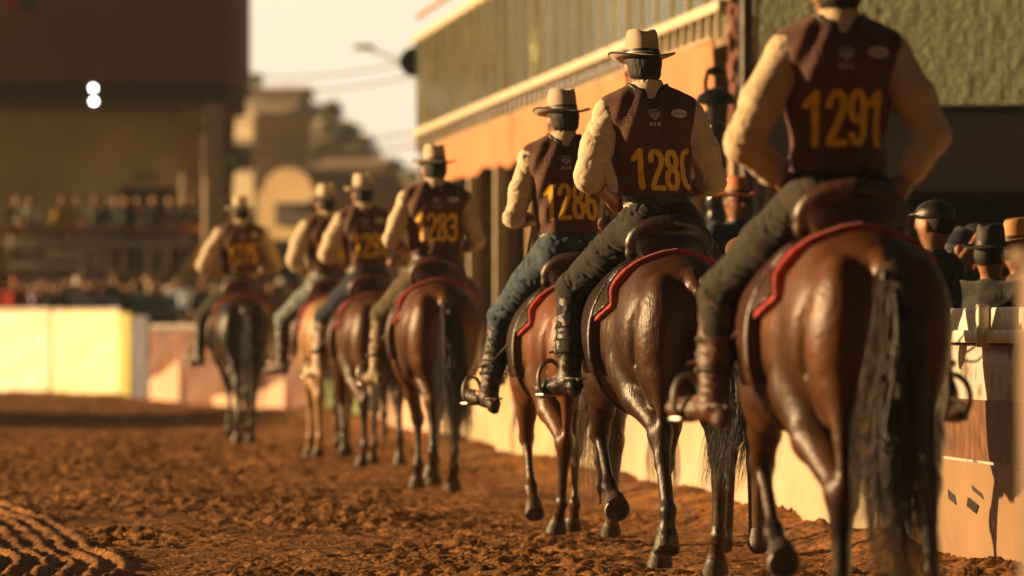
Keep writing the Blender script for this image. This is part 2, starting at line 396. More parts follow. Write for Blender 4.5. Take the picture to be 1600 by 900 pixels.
def head_horse():
    P = [cone((0, .52, 1.18), (0, .72, 1.38), .21, .165, .08, (1, 0, 0, .75)),
         cone((0, .70, 1.36), (0, .95, 1.66), .165, .125, .06, (1, 0, 0, .62)),
         cone((0, .95, 1.66), (0, 1.12, 1.84), .125, .095, .05, (1, 0, 0, .65)),
         cone((0, .58, 1.42), (0, 1.05, 1.86), .07, .05, .06, (1, 0, 0, .6)),
         ell((0, 1.18, 1.78), (.085, .13, .11), .05), cone((0, 1.20, 1.80), (0, 1.46, 1.46), .085, .052, .05),
         ell((0, 1.20, 1.67), (.07, .09, .09), .04), cone((0, 1.24, 1.62), (0, 1.42, 1.42), .05, .035, .04),
         ell((0, 1.49, 1.42), (.052, .05, .055), .03)]
    for s in (-1, 1):
        P += [cone((s*.055, 1.11, 1.89), (s*.07, 1.12, 2.02), .028, .008, .02), ell((s*.078, 1.245, 1.755), (.018, .03, .022), .015),
              cut(ell((s*.04, 1.52, 1.43), (.014, .014, .018), .01)), cut(ell((s*.073, 1.12, 1.96), (.012, .02, .04), .01))]
    return P
def strands(path, n, spread, width, seed, seg=16, lens=(.75, 1.0), wave=.02, flat=.55):
    """hair: n thin tapering tubes round a guide path; spread(t) gives the bundle radius"""
    rs = np.random.RandomState(seed); V = []; Q = []; base = 0
    G = spline(path, 40); 
    for i in range(n):
        a = rs.rand()*2*math.pi; q = math.sqrt(rs.rand()); L = lens[0]+(lens[1]-lens[0])*rs.rand()
        if rs.rand() < .12: L *= .7
        t = np.linspace(rs.rand()*.25 if rs.rand() < .5 else 0, L, seg); sp = np.interp(t, *spread)
        idx = t*(len(G)-1); C = np.stack([np.interp(idx, np.arange(len(G)), G[:, k]) for k in range(3)], 1)
        ph = rs.rand(2)*6.3; fr = 3+rs.rand(2)*5
        clump = 1
        x = math.cos(a)*q*clump; y = math.sin(a)*q*flat
        P = C+np.stack([x*sp+wave*t*np.sin(fr[0]*t+ph[0]), y*sp+wave*t*np.sin(fr[1]*t+ph[1]), wave*.4*np.sin(fr[0]*t+ph[1])], 1)
        w_ = width*(.6+.8*rs.rand())*np.interp(t/L, [0, .6, 1], [1, .9, .12])
        d = np.array([math.cos(a+.9), math.sin(a+.9), 0]); e = np.array([-d[1], d[0], 0])
        tri = np.stack([P+d*w_[:, None], P-.5*d*w_[:, None]+.8*e*w_[:, None], P-.5*d*w_[:, None]-.8*e*w_[:, None]], 1).reshape(-1, 3)
        V.append(tri)
        k = np.arange(seg-1)[:, None]*3+base
        for j in range(3):
            l = (j+1) % 3; Q.append(np.concatenate([k+j, k+l, k+3+l, k+3+j], 1))
        base += seg*3
    return np.concatenate(V), np.concatenate(Q)
hoof_m = mat('hoof horn', (.045, .032, .024), .5, .4, 30, .3, 120)
shoe_m = mat('horseshoe steel', (.16, .15, .14), .6, .3, 20, .2, 80, metal=.6)
eye_m = mat('eye black', (.01, .008, .006), .1, .1)
def hair_mat(name, c, c2):
    return mat(name, c, .42, .3, 3.0, .25, 140, c2=c2, stretch=(14, 14, 1.2), spec=.4, lo=.42, hi=.62)
def make_horse(loc, scale, legs, coat, hair, label, seed, res, nstr, tail, sx=1.0, bw=1.0, turn=0):
    t = thing('horse', label, 'horse', loc, HEAD+turn, 'horses walking away in single file')
    t.scale = (scale,)*3
    P = torso_horse(bw)+head_horse(); feet = []
    for kind, f in (('LH', hind_leg), ('RH', hind_leg), ('LF', fore_leg), ('RF', fore_leg)):
        q, ft = f(-1 if kind[0] == 'L' else 1, legs[kind], sx); P += q; feet.append(ft)
    P += [cone((0, -.72, 1.37), (0, -.84, 1.30), .035, .03, .03)]
    V, Q = sdf(P, (-.42, -1.08, 0.0), (.42, 1.60, 2.08), res, 0, 2)
    Nn = normals(V, Q)
    d = fbm(V*[6, 4.5, 4], 2)*.006+fbm(V*[40, 30, 12]+9, 2)*.0016
    # a few raised veins and muscle ridges on the flanks and thighs
    ve = 1-np.abs(fbm(V*[3, 4.5, 4.5]+40, 2))*14; ve = np.clip(ve, 0, 1)*.0012*(V[:, 2] > .5)
    V = bend(V+Nn*(d+ve)[:, None])
    body = obj('body', (V, Q), coat, t)
    for ft in feet:
        h, s = hoof_mesh(*ft); o = obj('hoof', h, hoof_m, t); obj('horseshoe', s, shoe_m, o)
    for s in (-1, 1):
        ev = blob([ell((s*.083, 1.25, 1.757), (.014, .02, .017))], .004); obj('eye', (bend(ev[0]), ev[1]), eye_m, t)
    # mane
    rs = np.random.RandomState(seed); parts = []
    for k in range(26):
        u = k/25; y = .42+u*.66; z = 1.46+u*.43
        parts.append(strands([(0, y, z+.02), (.06, y-.01, z+.01), (.12, y-.02, z-.09), (.14, y-.03, z-.22)], 9, ([0, 1], [.012, .03]), .0028, seed*31+k, 8, (.7, 1.0)))
    nV = []; nQ = []; b = 0
    for v, q in parts: nV.append(v); nQ.append(q+b); b += len(v)
    obj('mane', (bend(np.concatenate(nV)), np.concatenate(nQ)), hair, t)
    # tail: solid dock and core, then hair strands
    G = spline(tail, 14); r = np.interp(np.linspace(0, 1, 14), [0, .12, .4, .75, 1], [.034, .036, .042, .028, .008])
    core = chain(G, r, .03, sq=(0, 1, 0, .6)); Vc, Qc = blob(core, .011, 0, 1)
    Vc = Vc+normals(Vc, Qc)*(fbm(Vc*[45, 45, 3], 2)*.02)[:, None]
    tl = obj('tail', (Vc, Qc), hair, t)
    obj('tail_hair', strands(tail, nstr*2, ([0, .15, .5, .8, 1], [.03, .052, .10, .13, .13]), .0017, seed, 20, (.72, 1.03), .035), hair, tl)
    return t, P

# ------------------------------------------------------------------ RIDERS
skin_m = mat('tanned skin', (.30, .135, .07), .45, .18, 14, .15, 200, spec=.4)
dhair_m = mat('dark brown hair', (.010, .006, .004), .7, .4, 40, .4, 220, stretch=(1, 1, .2))
vest_m = mat('maroon vest nylon', (.098, .043, .031), .72, .16, 6, .12, 300, spec=.2, sheen=.1, wr=.14)
pipe_m = mat('black piping', (.008, .007, .007), .5)
yel_m = mat('yellow number print', (.80, .47, .015), .5, .12, 25)
wht_m = mat('white logo print', (.62, .58, .52), .5, .1)
gry_m = mat('faded logo print', (.16, .09, .075), .6, .2)
felt_m = mat('cream felt', (.56, .44, .30), .75, .1, 12, .2, 220, sheen=.3)
band_m = mat('black hat band', (.012, .010, .009), .5)
bandl_m = mat('pale band stripe', (.5, .45, .36), .5)
leath_m = mat('dark brown saddle leather', (.045, .016, .009), .34, .4, 14, .25, 130, spec=.5)
red_m = mat('red felt saddle pad', (.45, .022, .018), .8, .18, 30, .5, 240, sheen=.3)
blackl_m = mat('black leather', (.014, .010, .008), .35, .4, 18, .3, 120)
metal_m = mat('polished stirrup steel', (.32, .29, .25), .45, .2, 10, .1, 60, metal=1.0)
buck_m = mat('buckle brass', (.5, .35, .15), .25, .2, 10, metal=1.0)
def cloth(name, c, v=.15): return mat(name, c, .85, v, 18, .3, 260, sheen=.15, spec=.2, wr=.2)
shirt_m = cloth('cream cotton shirt', (.60, .50, .35), .06)

FONT = {'1': [[(0, .78), (.30, 1)], [(.30, 1), (.30, 0)]],
 '2': [[(.02, .76), (.06, .90), (.18, 1), (.38, 1), (.52, .88), (.54, .72), (.46, .56), (.04, .08), (.03, .0)], [(.03, 0), (.56, 0)]],
 '3': [[(.03, .84), (.14, .98), (.36, 1), (.52, .88), (.52, .68), (.40, .55), (.22, .53)], [(.40, .55), (.55, .42), (.56, .20), (.42, .03), (.18, 0), (.02, .14)]],
 '5': [[(.52, 1), (.08, 1), (.05, .55), (.24, .64), (.42, .60), (.55, .44), (.55, .22), (.42, .04), (.2, 0), (.03, .12)]],
 '6': [[(.52, .86), (.42, .98), (.24, 1), (.08, .84), (.03, .5), (.04, .2), (.16, .02), (.38, 0), (.53, .14), (.54, .38), (.42, .54), (.22, .56), (.06, .42)]],
 '7': [[(.02, 1), (.55, 1), (.34, .55), (.22, 0)]],
 '8': [[(.28, .54), (.10, .64), (.06, .82), (.16, .98), (.40, .98), (.50, .82), (.46, .64), (.28, .54), (.06, .42), (.02, .18), (.14, .01), (.42, .01), (.54, .18), (.50, .42), (.28, .54)]],
 '9': [[(.04, .14), (.16, .0), (.34, .0), (.50, .16), (.55, .5), (.54, .8), (.42, .98), (.2, 1), (.05, .86), (.04, .62), (.16, .46), (.36, .44), (.52, .58)]],
 '0': [[(.28, 1), (.08, .86), (.03, .5), (.08, .14), (.28, 0), (.48, .14), (.54, .5), (.48, .86), (.28, 1)]],
 '(': [[(.42, 1), (.16, .94), (.05, .7), (.05, .3), (.16, .06), (.3, 0)]],
 'R': [[(0, 0), (0, 1), (.4, .95), (.45, .7), (.35, .5), (0, .5)], [(.2, .5), (.5, 0)]],
 'A': [[(0, 0), (.25, 1), (.5, 0)], [(.1, .35), (.4, .35)]],
 'M': [[(0, 0), (.05, 1), (.28, .3), (.5, 1), (.56, 0)]], 'Z': [[(0, 1), (.5, 1), (0, 0), (.5, 0)]],
 'E': [[(.5, 1), (0, 1), (0, 0), (.5, 0)], [(0, .5), (.4, .5)]], 'L': [[(0, 1), (0, 0), (.45, 0)]],
 'o': [[(.25, .6), (.05, .45), (.05, .15), (.25, 0), (.45, .15), (.45, .45), (.25, .6)]],
 'n': [[(.05, 0), (.05, .6)], [(.05, .5), (.3, .6), (.42, .4), (.42, 0)]], 'e': [[(.05, .32), (.45, .34), (.3, .6), (.08, .5), (.05, .15), (.25, 0), (.42, .1)]],
 'I': [[(.2, 0), (.2, 1)]], 'T': [[(0, 1), (.5, 1)], [(.25, 1), (.25, 0)]], 'S': [[(.5, .9), (.2, 1), (.05, .75), (.45, .35), (.4, .05), (0, .1)]],
 'P': [[(0, 0), (0, 1), (.4, .95), (.45, .7), (.35, .5), (0, .5)]], 'C': [[(.5, .85), (.25, 1), (.02, .7), (.02, .3), (.25, 0), (.5, .15)]],
 'O': [[(.28, 1), (.05, .7), (.05, .3), (.28, 0), (.5, .3), (.5, .7), (.28, 1)]], 'D': [[(0, 0), (0, 1), (.35, .9), (.5, .5), (.35, .1), (0, 0)]]}
def text_strokes(s, x, z, hgt, wid, pitch):
    out = []
    for i, ch in enumerate(s):
        for st in FONT.get(ch, []): out.append([(x+i*pitch+u*wid, z+v*hgt) for u, v in st])
    return out
def stroke_grid(strokes, wd, g):
    """flat fine mesh (u, v) covering thick strokes, border vertices pulled onto the outline"""
    P = np.concatenate([np.array(s) for s in strokes]); lo = P.min(0)-wd; hi = P.max(0)+wd
    nx, ny = (np.ceil((hi-lo)/g).astype(int)+1); X, Y = np.meshgrid(lo[0]+np.arange(nx)*g, lo[1]+np.arange(ny)*g, indexing='ij')
    D = np.full(X.shape, 9.0)
    for s in strokes:
        for a, b in zip(s[:-1], s[1:]):
            a = np.array(a); b = np.array(b); ba = b-a; t = np.clip(((X-a[0])*ba[0]+(Y-a[1])*ba[1])/(ba@ba+1e-12), 0, 1)
            D = np.minimum(D, np.hypot(X-a[0]-t*ba[0], Y-a[1]-t*ba[1]))
    D -= wd/2
    gx, gy = np.gradient(D, g); nrm = np.hypot(gx, gy)+1e-6
    keep = (D[:-1, :-1]+D[1:, :-1]+D[1:, 1:]+D[:-1, 1:])/4 < g*.1
    m = D > 0; 
    mv = np.abs(D) < g*1.2
    X2 = np.where(m & mv, X-gx/nrm*D, X); Y2 = np.where(m & mv, Y-gy/nrm*D, Y)
    I = np.argwhere(keep); ids = lambda a, b: (I[:, 0]+a)*ny+I[:, 1]+b
    Q = np.stack([ids(0, 0), ids(1, 0), ids(1, 1), ids(0, 1)], 1); used = np.unique(Q); mp = np.full(nx*ny, -1); mp[used] = np.arange(len(used))
    return np.stack([X2.ravel()[used], Y2.ravel()[used]], 1), mp[Q]
def decal(name, strokes, wd, g, bvh, m, parent, lift=.003):
    UV, Q = stroke_grid(strokes, wd, g); V = []
    last = -.15
    for u, v in UV:
        h = bvh.ray_cast(Vector((u, -1.0, v)), Vector((0, 1, 0)))
        if h[0] is not None and h[0].y < 0: last = h[0].y
        V.append((u, last-lift, v))
    return obj(name, (np.array(V), Q), m, parent)
def ellipse_stroke(cx, cz, a, b, n=24): return [(cx+a*math.cos(i*2*math.pi/n), cz+b*math.sin(i*2*math.pi/n)) for i in range(n+1)]

def hat_mesh(c, yaw, pitch, big=1.0, brim=.168, crown=.132):
    """felt hat: brim curled at the sides, crown taller in front with a centre crease"""
    def f(p, i, a):
        x, y, z = p; r = math.hypot(x, y)
        x *= .80; y *= 1.0
        if r > .105:
            u = (r-.105)/.07; z += .022*u*u*(math.cos(a)**2)-.012*u*(math.sin(a)**2)
            x *= 1.12
        elif z > .02:
            if i >= 9: z -= .013*math.exp(-(x/.030)**2)*(1-.3*(y/.1)) 
            pin = 1-.16*max(0, z/.13)*max(0, math.sin(a))**2; x *= pin
        return (x*big, y*big, z*big)
    b = brim
    prof = [(.088, .0), (.104, -.003), (.13, -.003), (b, -.002), (b+.004, .001), (b, .005), (.13, .004), (.108, .005), (.101, .012),
            (.097, .05), (.093, .09), (.089, crown-.018), (.080, crown-.005), (.060, crown), (.03, crown-.004), (.004, crown-.006)]
    V, Q = lathe(prof, 48, f)
    M = Matrix.Translation(c)@Matrix.Rotation(yaw, 4, 'Z')@Matrix.Rotation(pitch, 4, 'X')
    def ring(r, z0, z1, t):
        v, q = lathe([(r, z0), (r+t, z0), (r+t, z1), (r, z1)], 48, lambda p, i, a: (p[0]*.80*big, p[1]*big, p[2]*big)); return xf((v, q), M)
    e = [];
    for k in range(64):
        a = 2*math.pi*k/64; r = b+.001; u = (r-.105)/.07
        e.append((r*math.cos(a)*.8*1.12*big, r*math.sin(a)*big, (.002+.022*u*u*math.cos(a)**2-.012*u*math.sin(a)**2)*big))
    edge = xf(tube(e, .0045, 6, True), M)
    return xf((V, Q), M), ring(.0985, .010, .034, .003), ring(.0995, .016, .021, .0035), edge
def fingers(w, h, s):
    """a closed hand: palm from wrist w to knuckles h, four unequal bent fingers and a thumb"""
    w = np.array(w, float); h = np.array(h, float); f = h-w; f /= np.linalg.norm(f)
    up = np.array([0, 0, 1.0]); up = up-f*np.dot(up, f); up /= np.linalg.norm(up); inn = np.cross(f, up)*(-s)
    inn = inn if inn[0]*(-s) > 0 else -inn
    P = [cone(w, w+f*.03, .026, .03, .01), cone(w+f*.035+up*.018, h+up*.026, .02, .017, .015), cone(w+f*.035-up*.018, h-up*.026, .02, .016, .015), cone(w+f*.04, h, .022, .02, .015)]
    for k, (L, o) in enumerate(((.85, .030), (.97, .011), (.92, -.009), (.75, -.028))):
        a = h+up*o; b = a+f*.030*L+inn*.016; c_ = b-f*.004+inn*.026*L-up*.001; d = c_-f*.022*L+inn*.002
        P += [cone(a, b, .0115, .0102, .004), cone(b, c_, .0102, .0092, .004), cone(c_, d, .0092, .008, .004)]
    a = w+f*.028+up*.022; b = a+f*.03+up*.016+inn*.02; c_ = b+f*.020+inn*.024-up*.004
    P += [cone(a, b, .015, .0125, .01), cone(b, c_, .0125, .010, .005)]
    return P
def torso_rider(wd=1.0, lean=0.0, bend=0.0):
    L = lambda x, y, z: (x+lean*(z-1.6), y+bend*(z-1.6), z)
    return [ell(L(0, 0, 2.00), (.175*wd, .122, .19), .06), ell(L(0, -.012, 2.09), (.185*wd, .105, .11), .06),
            cone(L(0, 0, 1.92), L(0, -.005, 1.70), .158*wd, .150*wd, .06, (0, 1, 0, .74)),
            cone(L(-.165*wd, -.005, 2.125), L(.165*wd, -.005, 2.125), .062, .062, .05),
            cone(L(-.05, -.015, 2.20), L(-.15*wd, -.01, 2.14), .055, .055, .05), cone(L(.05, -.015, 2.20), L(.15*wd, -.01, 2.14), .055, .055, .05),
            ell(L(-.085*wd, -.075, 2.06), (.07, .045, .09), .05), ell(L(.085*wd, -.075, 2.06), (.07, .045, .09), .05)]
def make_rider(loc, label, number, P):
    """P: parameters of pose and clothing; coordinates are horse-local with z above the ground"""
    res = P.get('res', .009); SZ = 1.50; t = thing('person', label, 'person', (loc[0], loc[1], loc[2]+SZ+P.get('dz', 0)), HEAD+P.get('yaw', 0)+P.get('turn', 0), 'riders in numbered maroon vests')
    off = np.array([0, 0, -SZ])
    def O(name, VQ, m, par=None): 
        V = np.asarray(VQ[0], float)+off; return obj(name, (V, VQ[1]), m, par or t)
    wd = P.get('wd', 1.0); lean = P.get('lean', 0); bend = P.get('bend', 0)
    L = lambda x, y, z: np.array((x+lean*(z-1.6), y+bend*(z-1.6), z), float)
    tor = torso_rider(wd, lean, bend)
    hx, hy = P.get('head', (0, 0))
    nk = L(0, -.015, 2.18); hc = L(hx, .025+hy, 2.332)
    yh = P.get('hyaw', 0); ch, sh_ = math.cos(yh), math.sin(yh)
    def H(x, y, z): return hc+np.array((ch*x-sh_*y, sh_*x+ch*y, z))
    rz = rotm(0, 0, math.degrees(yh))
    arms = {}
    for s, key in ((-1, 'L'), (1, 'R')):
        sh = L(s*.185*wd, -.01, 2.115); el, wr = P['arm'+key]; el = np.array(el, float); wr = np.array(wr, float); arms[key] = (s, sh, el, wr)
    legs = {}
    for s, key in ((-1, 'L'), (1, 'R')):
        kn, an, toe = P.get('leg'+key, ((s*.35, .31, 1.32), (s*.40, .10, .92), (s*.49, .29, .86)))
        legs[key] = (s, np.array((s*.10, -.01, 1.60)), np.array(kn, float), np.array(an, float), np.array(toe, float))
    B = [cone(nk-np.array([0, 0, .05]), hc-np.array([0, .02, .06]), .062, .056, .03), ell(hc, (.077, .097, .112), .02, rz), ell(H(0, .035, -.055), (.058, .065, .062), .03, rz),
         ell(H(0, -.04, .01), (.07, .06, .075), .03), cone(H(0, .095, .012), H(0, .116, -.018), .010, .015, .012), ell(H(0, .093, -.058), (.024, .012, .007), .008, rz),
         ell(H(0, .085, -.095), (.028, .02, .02), .02), ell(H(0, .08, .035), (.05, .022, .012), .02, rz)]
    for s in (-1, 1):
        B += [ell(H(s*.080, -.002, -.008), (.010, .021, .032), .010, rz), cut(ell(H(s*.031, .098, .008), (.016, .012, .009), .008)), ell(H(s*.031, .085, .008), (.012, .012, .010), .003)]
    B += [ell(L(0, 0, 1.98), (.155*wd, .10, .19), .05), cone(L(0, 0, 1.9), L(0, 0, 1.62), .13, .13, .05, (0, 1, 0, .74)), cone(L(-.15, 0, 2.11), L(.15, 0, 2.11), .05, .05, .05)]
    for k, (s, sh, el, wr) in arms.items():
        f = wr-el; f /= np.linalg.norm(f)
        B += [cone(sh, el, .050, .040, .02), cone(el, el+(wr-el)*.35, .041, .043, .02), cone(el+(wr-el)*.35, wr, .043, .027, .02)]+fingers(wr, wr+f*.075, s)
    for k, (s, hp, kn, an, toe) in legs.items():
        B += [cone(hp, kn, .075, .052, .02), cone(kn, an, .05, .034, .02), cone(an, toe, .034, .028, .02)]
    lo, hi = bbox(B, .03)
    O('body', sdf(B, lo, hi, res*.95, 0, 1), skin_m)
    # hair, short, on the nape and sides
    Hh = [ell(H(0, -.014, .018), (.086, .100, .108), .01, rz), ell(H(0, -.052, -.030), (.066, .056, .036), .02, rz), cut(ell(H(0, .085, -.03), (.10, .075, .13), .02, rz)), cut(ell(H(0, 0, -.135), (.16, .16, .078), .012)),
          cut(ell(H(.083, .0, -.03), (.02, .03, .05), .01)), cut(ell(H(-.083, .0, -.03), (.02, .03, .05), .01))]
    V, Q = sdf(Hh, hc-.15, hc+.15, .006); V = V+normals(V, Q)*(fbm(V*[90, 90, 25], 2)*.0035)[:, None]
    O('hair', (V, Q), dhair_m)
    # shirt
    S = list(tor)+[cone(L(0, 0, 1.74), L(0, 0, 1.68), .140*wd, .138*wd, .04, (0, 1, 0, .76))]
    slv = P.get('sleeve', .25); sr = P.get('sr', .060)
    for k, (s, sh, el, wr) in arms.items():
        mid = (sh+el)/2+np.array([s*.012, -.008, -.01]); end = el+(wr-el)*slv
        S += [ell(sh, (.064, .062, .064), .03), cone(sh, mid, sr, sr*1.05, .03), cone(mid, el, sr*1.05, sr*.92, .02), cone(el, end, sr*.90, sr*.80, .02)]
        if slv < .6: S += [cone(el+(wr-el)*(slv-.10), end, sr*.94, sr*.92, .006)]
        else: S += [cone(end-(wr-el)*.08, end, sr*.62, sr*.60, .008)]
    S += [cone(nk+np.array([0, 0, -.01]), nk+np.array([0, -.0, .075]), .078, .071, .015), cone(nk+np.array([0, -.004, .015]), nk+np.array([0, -.004, .035]), .084, .080, .006), cut(cone(nk+np.array([0, 0, .06]), nk+np.array([0, 0, .16]), .060, .068, .006))]
    lo, hi = bbox(S, .03); V, Q = sdf(S, lo, hi, res, 0, 1); N = normals(V, Q)
    wv = V.copy(); sl = np.abs(V[:, 0]-lean*(V[:, 2]-1.6)) > .19*wd
    n1 = fbm(V@rotm(0, 25, 10)*[6, 8, 15]+P['seed'], 3); n2 = fbm(V@rotm(0, -35, 20)*[7, 9, 20]+P['seed']+50, 2)
    crease = -.013*np.exp(-(n1/.075)**2)-.008*np.exp(-(n2/.07)**2)+.006
    d = (np.where(sl, crease, crease*.5)+n1*.006)*P.get('fold', .42)*np.clip((2.24-V[:, 2])/.06, .12, 1)
    V = V+N*d[:, None]; O('shirt', (V, Q), P.get('shirt', shirt_m))
    # vest: the torso surface let out, cut to a tabard, with black piping down both edges
    h = P.get('vres', .007); lo = np.array([-.30*wd-abs(lean)*.7, -.26, 1.66]); hi = np.array([.30*wd+abs(lean)*.7, .26, 2.27])
    F, ax = evaluate(tor, lo, hi, h); X, Y, Z = grids(ax); Xc = X-lean*(Z-1.6)
    hem = P.get('hem', 1.745)
    F = F-.013-.020*np.clip((1.93-Z)/.2, 0, 1)*np.clip(np.abs(Y)*8, 0, 1)
    F = F-(.009*np.sin(Xc*38+Z*17+P['seed'])*np.clip((2.0-Z)/.2, 0, 1)+.0045*np.sin(Xc*70-Z*33+P['seed']*2))*np.clip(np.abs(Y)*12, 0, 1)
    wz = P.get('vw', .216)*wd+.010*np.clip((Z-2.05)/.08, 0, 1)-.012*np.clip((Z-1.85)/.15, 0, 1)*np.clip((2.1-Z)/.1, 0, 1)+0*X
    neck = .094-np.sqrt((X-nk[0])**2+(Y-nk[1]-.01)**2)+0*Z
    neck = np.where(Z < nk[2]-.012, -1, neck)
    edge = np.maximum(np.maximum(np.abs(Xc)-wz, hem-.01*np.cos(Xc*9)-Z), neck)
    G = np.maximum(F, edge)
    V, Q = surfnet(G.astype(np.float32), ax, h, 1)
    vest = O('vest', (V, Q), vest_m)
    for T in (np.maximum(np.maximum(np.sqrt(F**2+(Xc+wz)**2)-.0085, hem-Z), Z-2.15), np.maximum(np.maximum(np.sqrt(F**2+(Xc-wz)**2)-.0085, hem-Z), Z-2.15),
              np.maximum(np.sqrt(F**2+(neck+0*F)**2)-.0065, nk[2]-.01-Z), np.maximum(np.sqrt(F**2+(Z-hem-.003+.01*np.cos(Xc*9))**2)-.005, np.abs(Xc)-wz)):
        V2, Q2 = surfnet(T.astype(np.float32), ax, h, 1)
        if len(V2): O('piping', (V2, Q2), pipe_m, vest)
    bv = BVHTree.FromPolygons([Vector(v) for v in V], [tuple(int(i) for i in q) for q in Q])
    def D(name, st, wdt, g, m, lift=.003):
        o = decal(name, st, wdt, g, bv, m, vest, lift)
        me = o.data; co = np.empty(len(me.vertices)*3, np.float32); me.vertices.foreach_get('co', co); co = co.reshape(-1, 3)+off; me.vertices.foreach_set('co', co.astype(np.float32).ravel()); me.update(); return o
    nz = P.get('nz', 1.77); nx = P.get('nx', 0); nh = P.get('nh', .175)
    g = P.get('dg', .0035)
    sd_ = P['seed']; dense = lambda s: [(s[i][0]+(s[i+1][0]-s[i][0])*u, s[i][1]+(s[i+1][1]-s[i][1])*u) for i in range(len(s)-1) for u in (0, .25, .5, .75)]+[s[-1]]
    D('race_number', [[(x+lean*(z-1.6)+.0016*math.sin(z*45+sd_+x*12), z+.0030*math.sin(x*22+sd_)) for x, z in dense(s)] for s in text_strokes(number, nx-.135, nz, nh, .094, .074)], .0255, g, yel_m)
    zz = 2.105; cx = lambda x, z: x+lean*(z-1.6)
    em = lambda st: [[(cx(x, z), z) for x, z in s] for s in st]
    D('horned_head_emblem', em([[(-.022, .022+zz), (-.012, .032+zz), (0, .026+zz), (.012, .032+zz), (.022, .022+zz), (.024, .006+zz), (.015, -.004+zz), (.012, .008+zz), (.016, .016+zz)],
       [(-.022, .022+zz), (-.024, .006+zz), (-.015, -.004+zz), (-.012, .008+zz), (-.016, .016+zz)], [(-.008, .016+zz), (-.009, .0+zz), (-.003, -.014+zz), (.003, -.014+zz), (.009, 0+zz), (.008, .016+zz)],
       [(0, .02+zz), (0, -.006+zz)]]), .0042, .0018 if g < .004 else .003, wht_m)
    D('emblem_lettering', em(text_strokes('RAM', -.026, zz-.042, .014, .017, .019)), .0042, .0018 if g < .004 else .003, wht_m)
    D('oval_logo', em([ellipse_stroke(.118, zz+.014, .044-i*.008, .020-i*.004) for i in range(1, 5)]+[[(.083, zz+.014), (.153, zz+.014)]]), .0095, .0025 if g < .004 else .004, wht_m)
    if g < .004:
        D('oval_logo_lettering', em(text_strokes('SoooLoo', .092, zz+.010, .010, .008, .0076)), .0026, .0012, vest_m, .0045)
        D('sponsor_lettering', em(text_strokes('Eooeoooo', .082, zz-.026, .014, .009, .0092)), .0026, .0014, gry_m)
    D('faded_sponsor_lettering', em(text_strokes('ZEL', -.145, zz-.004, .030, .024, .027)+text_strokes('oooooo', -.145, zz-.022, .012, .010, .014)), .0055, .002 if g < .004 else .004, gry_m)
    # trousers
    tm = P['trousers']; Tp = [ell((0, -.03, 1.62), (.168*wd, .130, .115), .05), cone((0, -.01, 1.66), (0, 0, 1.735), .146*wd, .140*wd, .03, (0, 1, 0, .76))]
    for k, (s, hp, kn, an, toe) in legs.items():
        q = kn*.45+hp*.55
        Tp += [ell((s*.085, -.075, 1.60), (.10, .10, .10), .04), cone(hp, q, .102, .092, .04), cone(q, kn, .092, .070, .03), cone(kn, kn*.25+an*.75, .067, .058, .03)]
    lo, hi = bbox(Tp, .03); V, Q = sdf(Tp, lo, hi, res, 0, 1); N = normals(V, Q)
    n1 = fbm(V@rotm(30, 20, 0)*[7, 8, 18]+P['seed']+5, 3); V = V+N*(-.010*np.exp(-(n1/.07)**2)+.004+n1*.004)[:, None]
    O('trousers', (V, Q), tm)
    O('belt', belt_mesh(L(0, 0, 1.722), .147*wd, .118, .036), blackl_m)
    # boots with leather gaiters, spurs
    for k, (s, hp, kn, an, toe) in legs.items():
        top = kn*.80+an*.20; dn = toe-an; dn /= np.linalg.norm(dn); heel = an-dn*.045+np.array([0, 0, -.055])
        Bp = [cone(top, kn*.4+an*.6, .066, .063, .02), cone(kn*.4+an*.6, an, .063, .047, .02), cone(an, heel, .045, .038, .02), cone(heel, heel+np.array([0, 0, -.022]), .034, .032, .006),
              cone(an+np.array([0, 0, -.03]), toe+np.array([0, 0, .0]), .045, .036, .03), cone(toe+np.array([0, 0, -.004]), toe+dn*.03, .036, .022, .02),
              cut(cone(an+dn*.02+np.array([0, 0, -.115]), an+dn*.05+np.array([0, 0, -.115]), .032, .030, .008))]
        V, Q = blob(Bp, res*.9, 0, 1); N = normals(V, Q)
        V = V+N*((1-np.abs(fbm(V*[16, 16, 26]+P['seed']+s*3, 2))*3)*.004)[:, None]
        bt = O('boot', (V, Q), P['boot'])
        # strap rings and buckles on the gaiter
        for u in (.30, .48, .66):
            c_ = top*(1-u)+an*u; O('strap', tube([c_+.067*np.array([math.cos(a), math.sin(a)*1.0, 0]) for a in np.linspace(0, 2*math.pi, 20)[:-1]], .0065, 6, True), blackl_m, bt)
            O('buckle', box(c_[0]+s*.066-.006, c_[0]+s*.066+.006, c_[1]-.014, c_[1]+.014, c_[2]-.012, c_[2]+.012, .003), buck_m, bt)
        sp = [heel+np.array([.045*math.cos(a), .045*math.sin(a), .03]) for a in np.linspace(R(-200), R(20), 12)]
        spv = tube(sp, .006, 6); spn = tube([heel+np.array([0, -.045, .03]), heel+np.array([0, -.085, .022])], [.006, .005], 6)
        O('spur', merge([spv, spn]), metal_m, bt)
    hv = hat_mesh(Vector(H(0, .0, .048)), yh+P.get('hatyaw', 0), P.get('hatpitch', R(-3)), P.get('hatbig', 1.0))
    ht = O('hat', hv[0], P.get('hat', felt_m)); O('hat_band', hv[1], band_m, ht); O('band_stripe', hv[2], bandl_m, ht); O('brim_binding', hv[3], band_m, ht)
    return t, legs
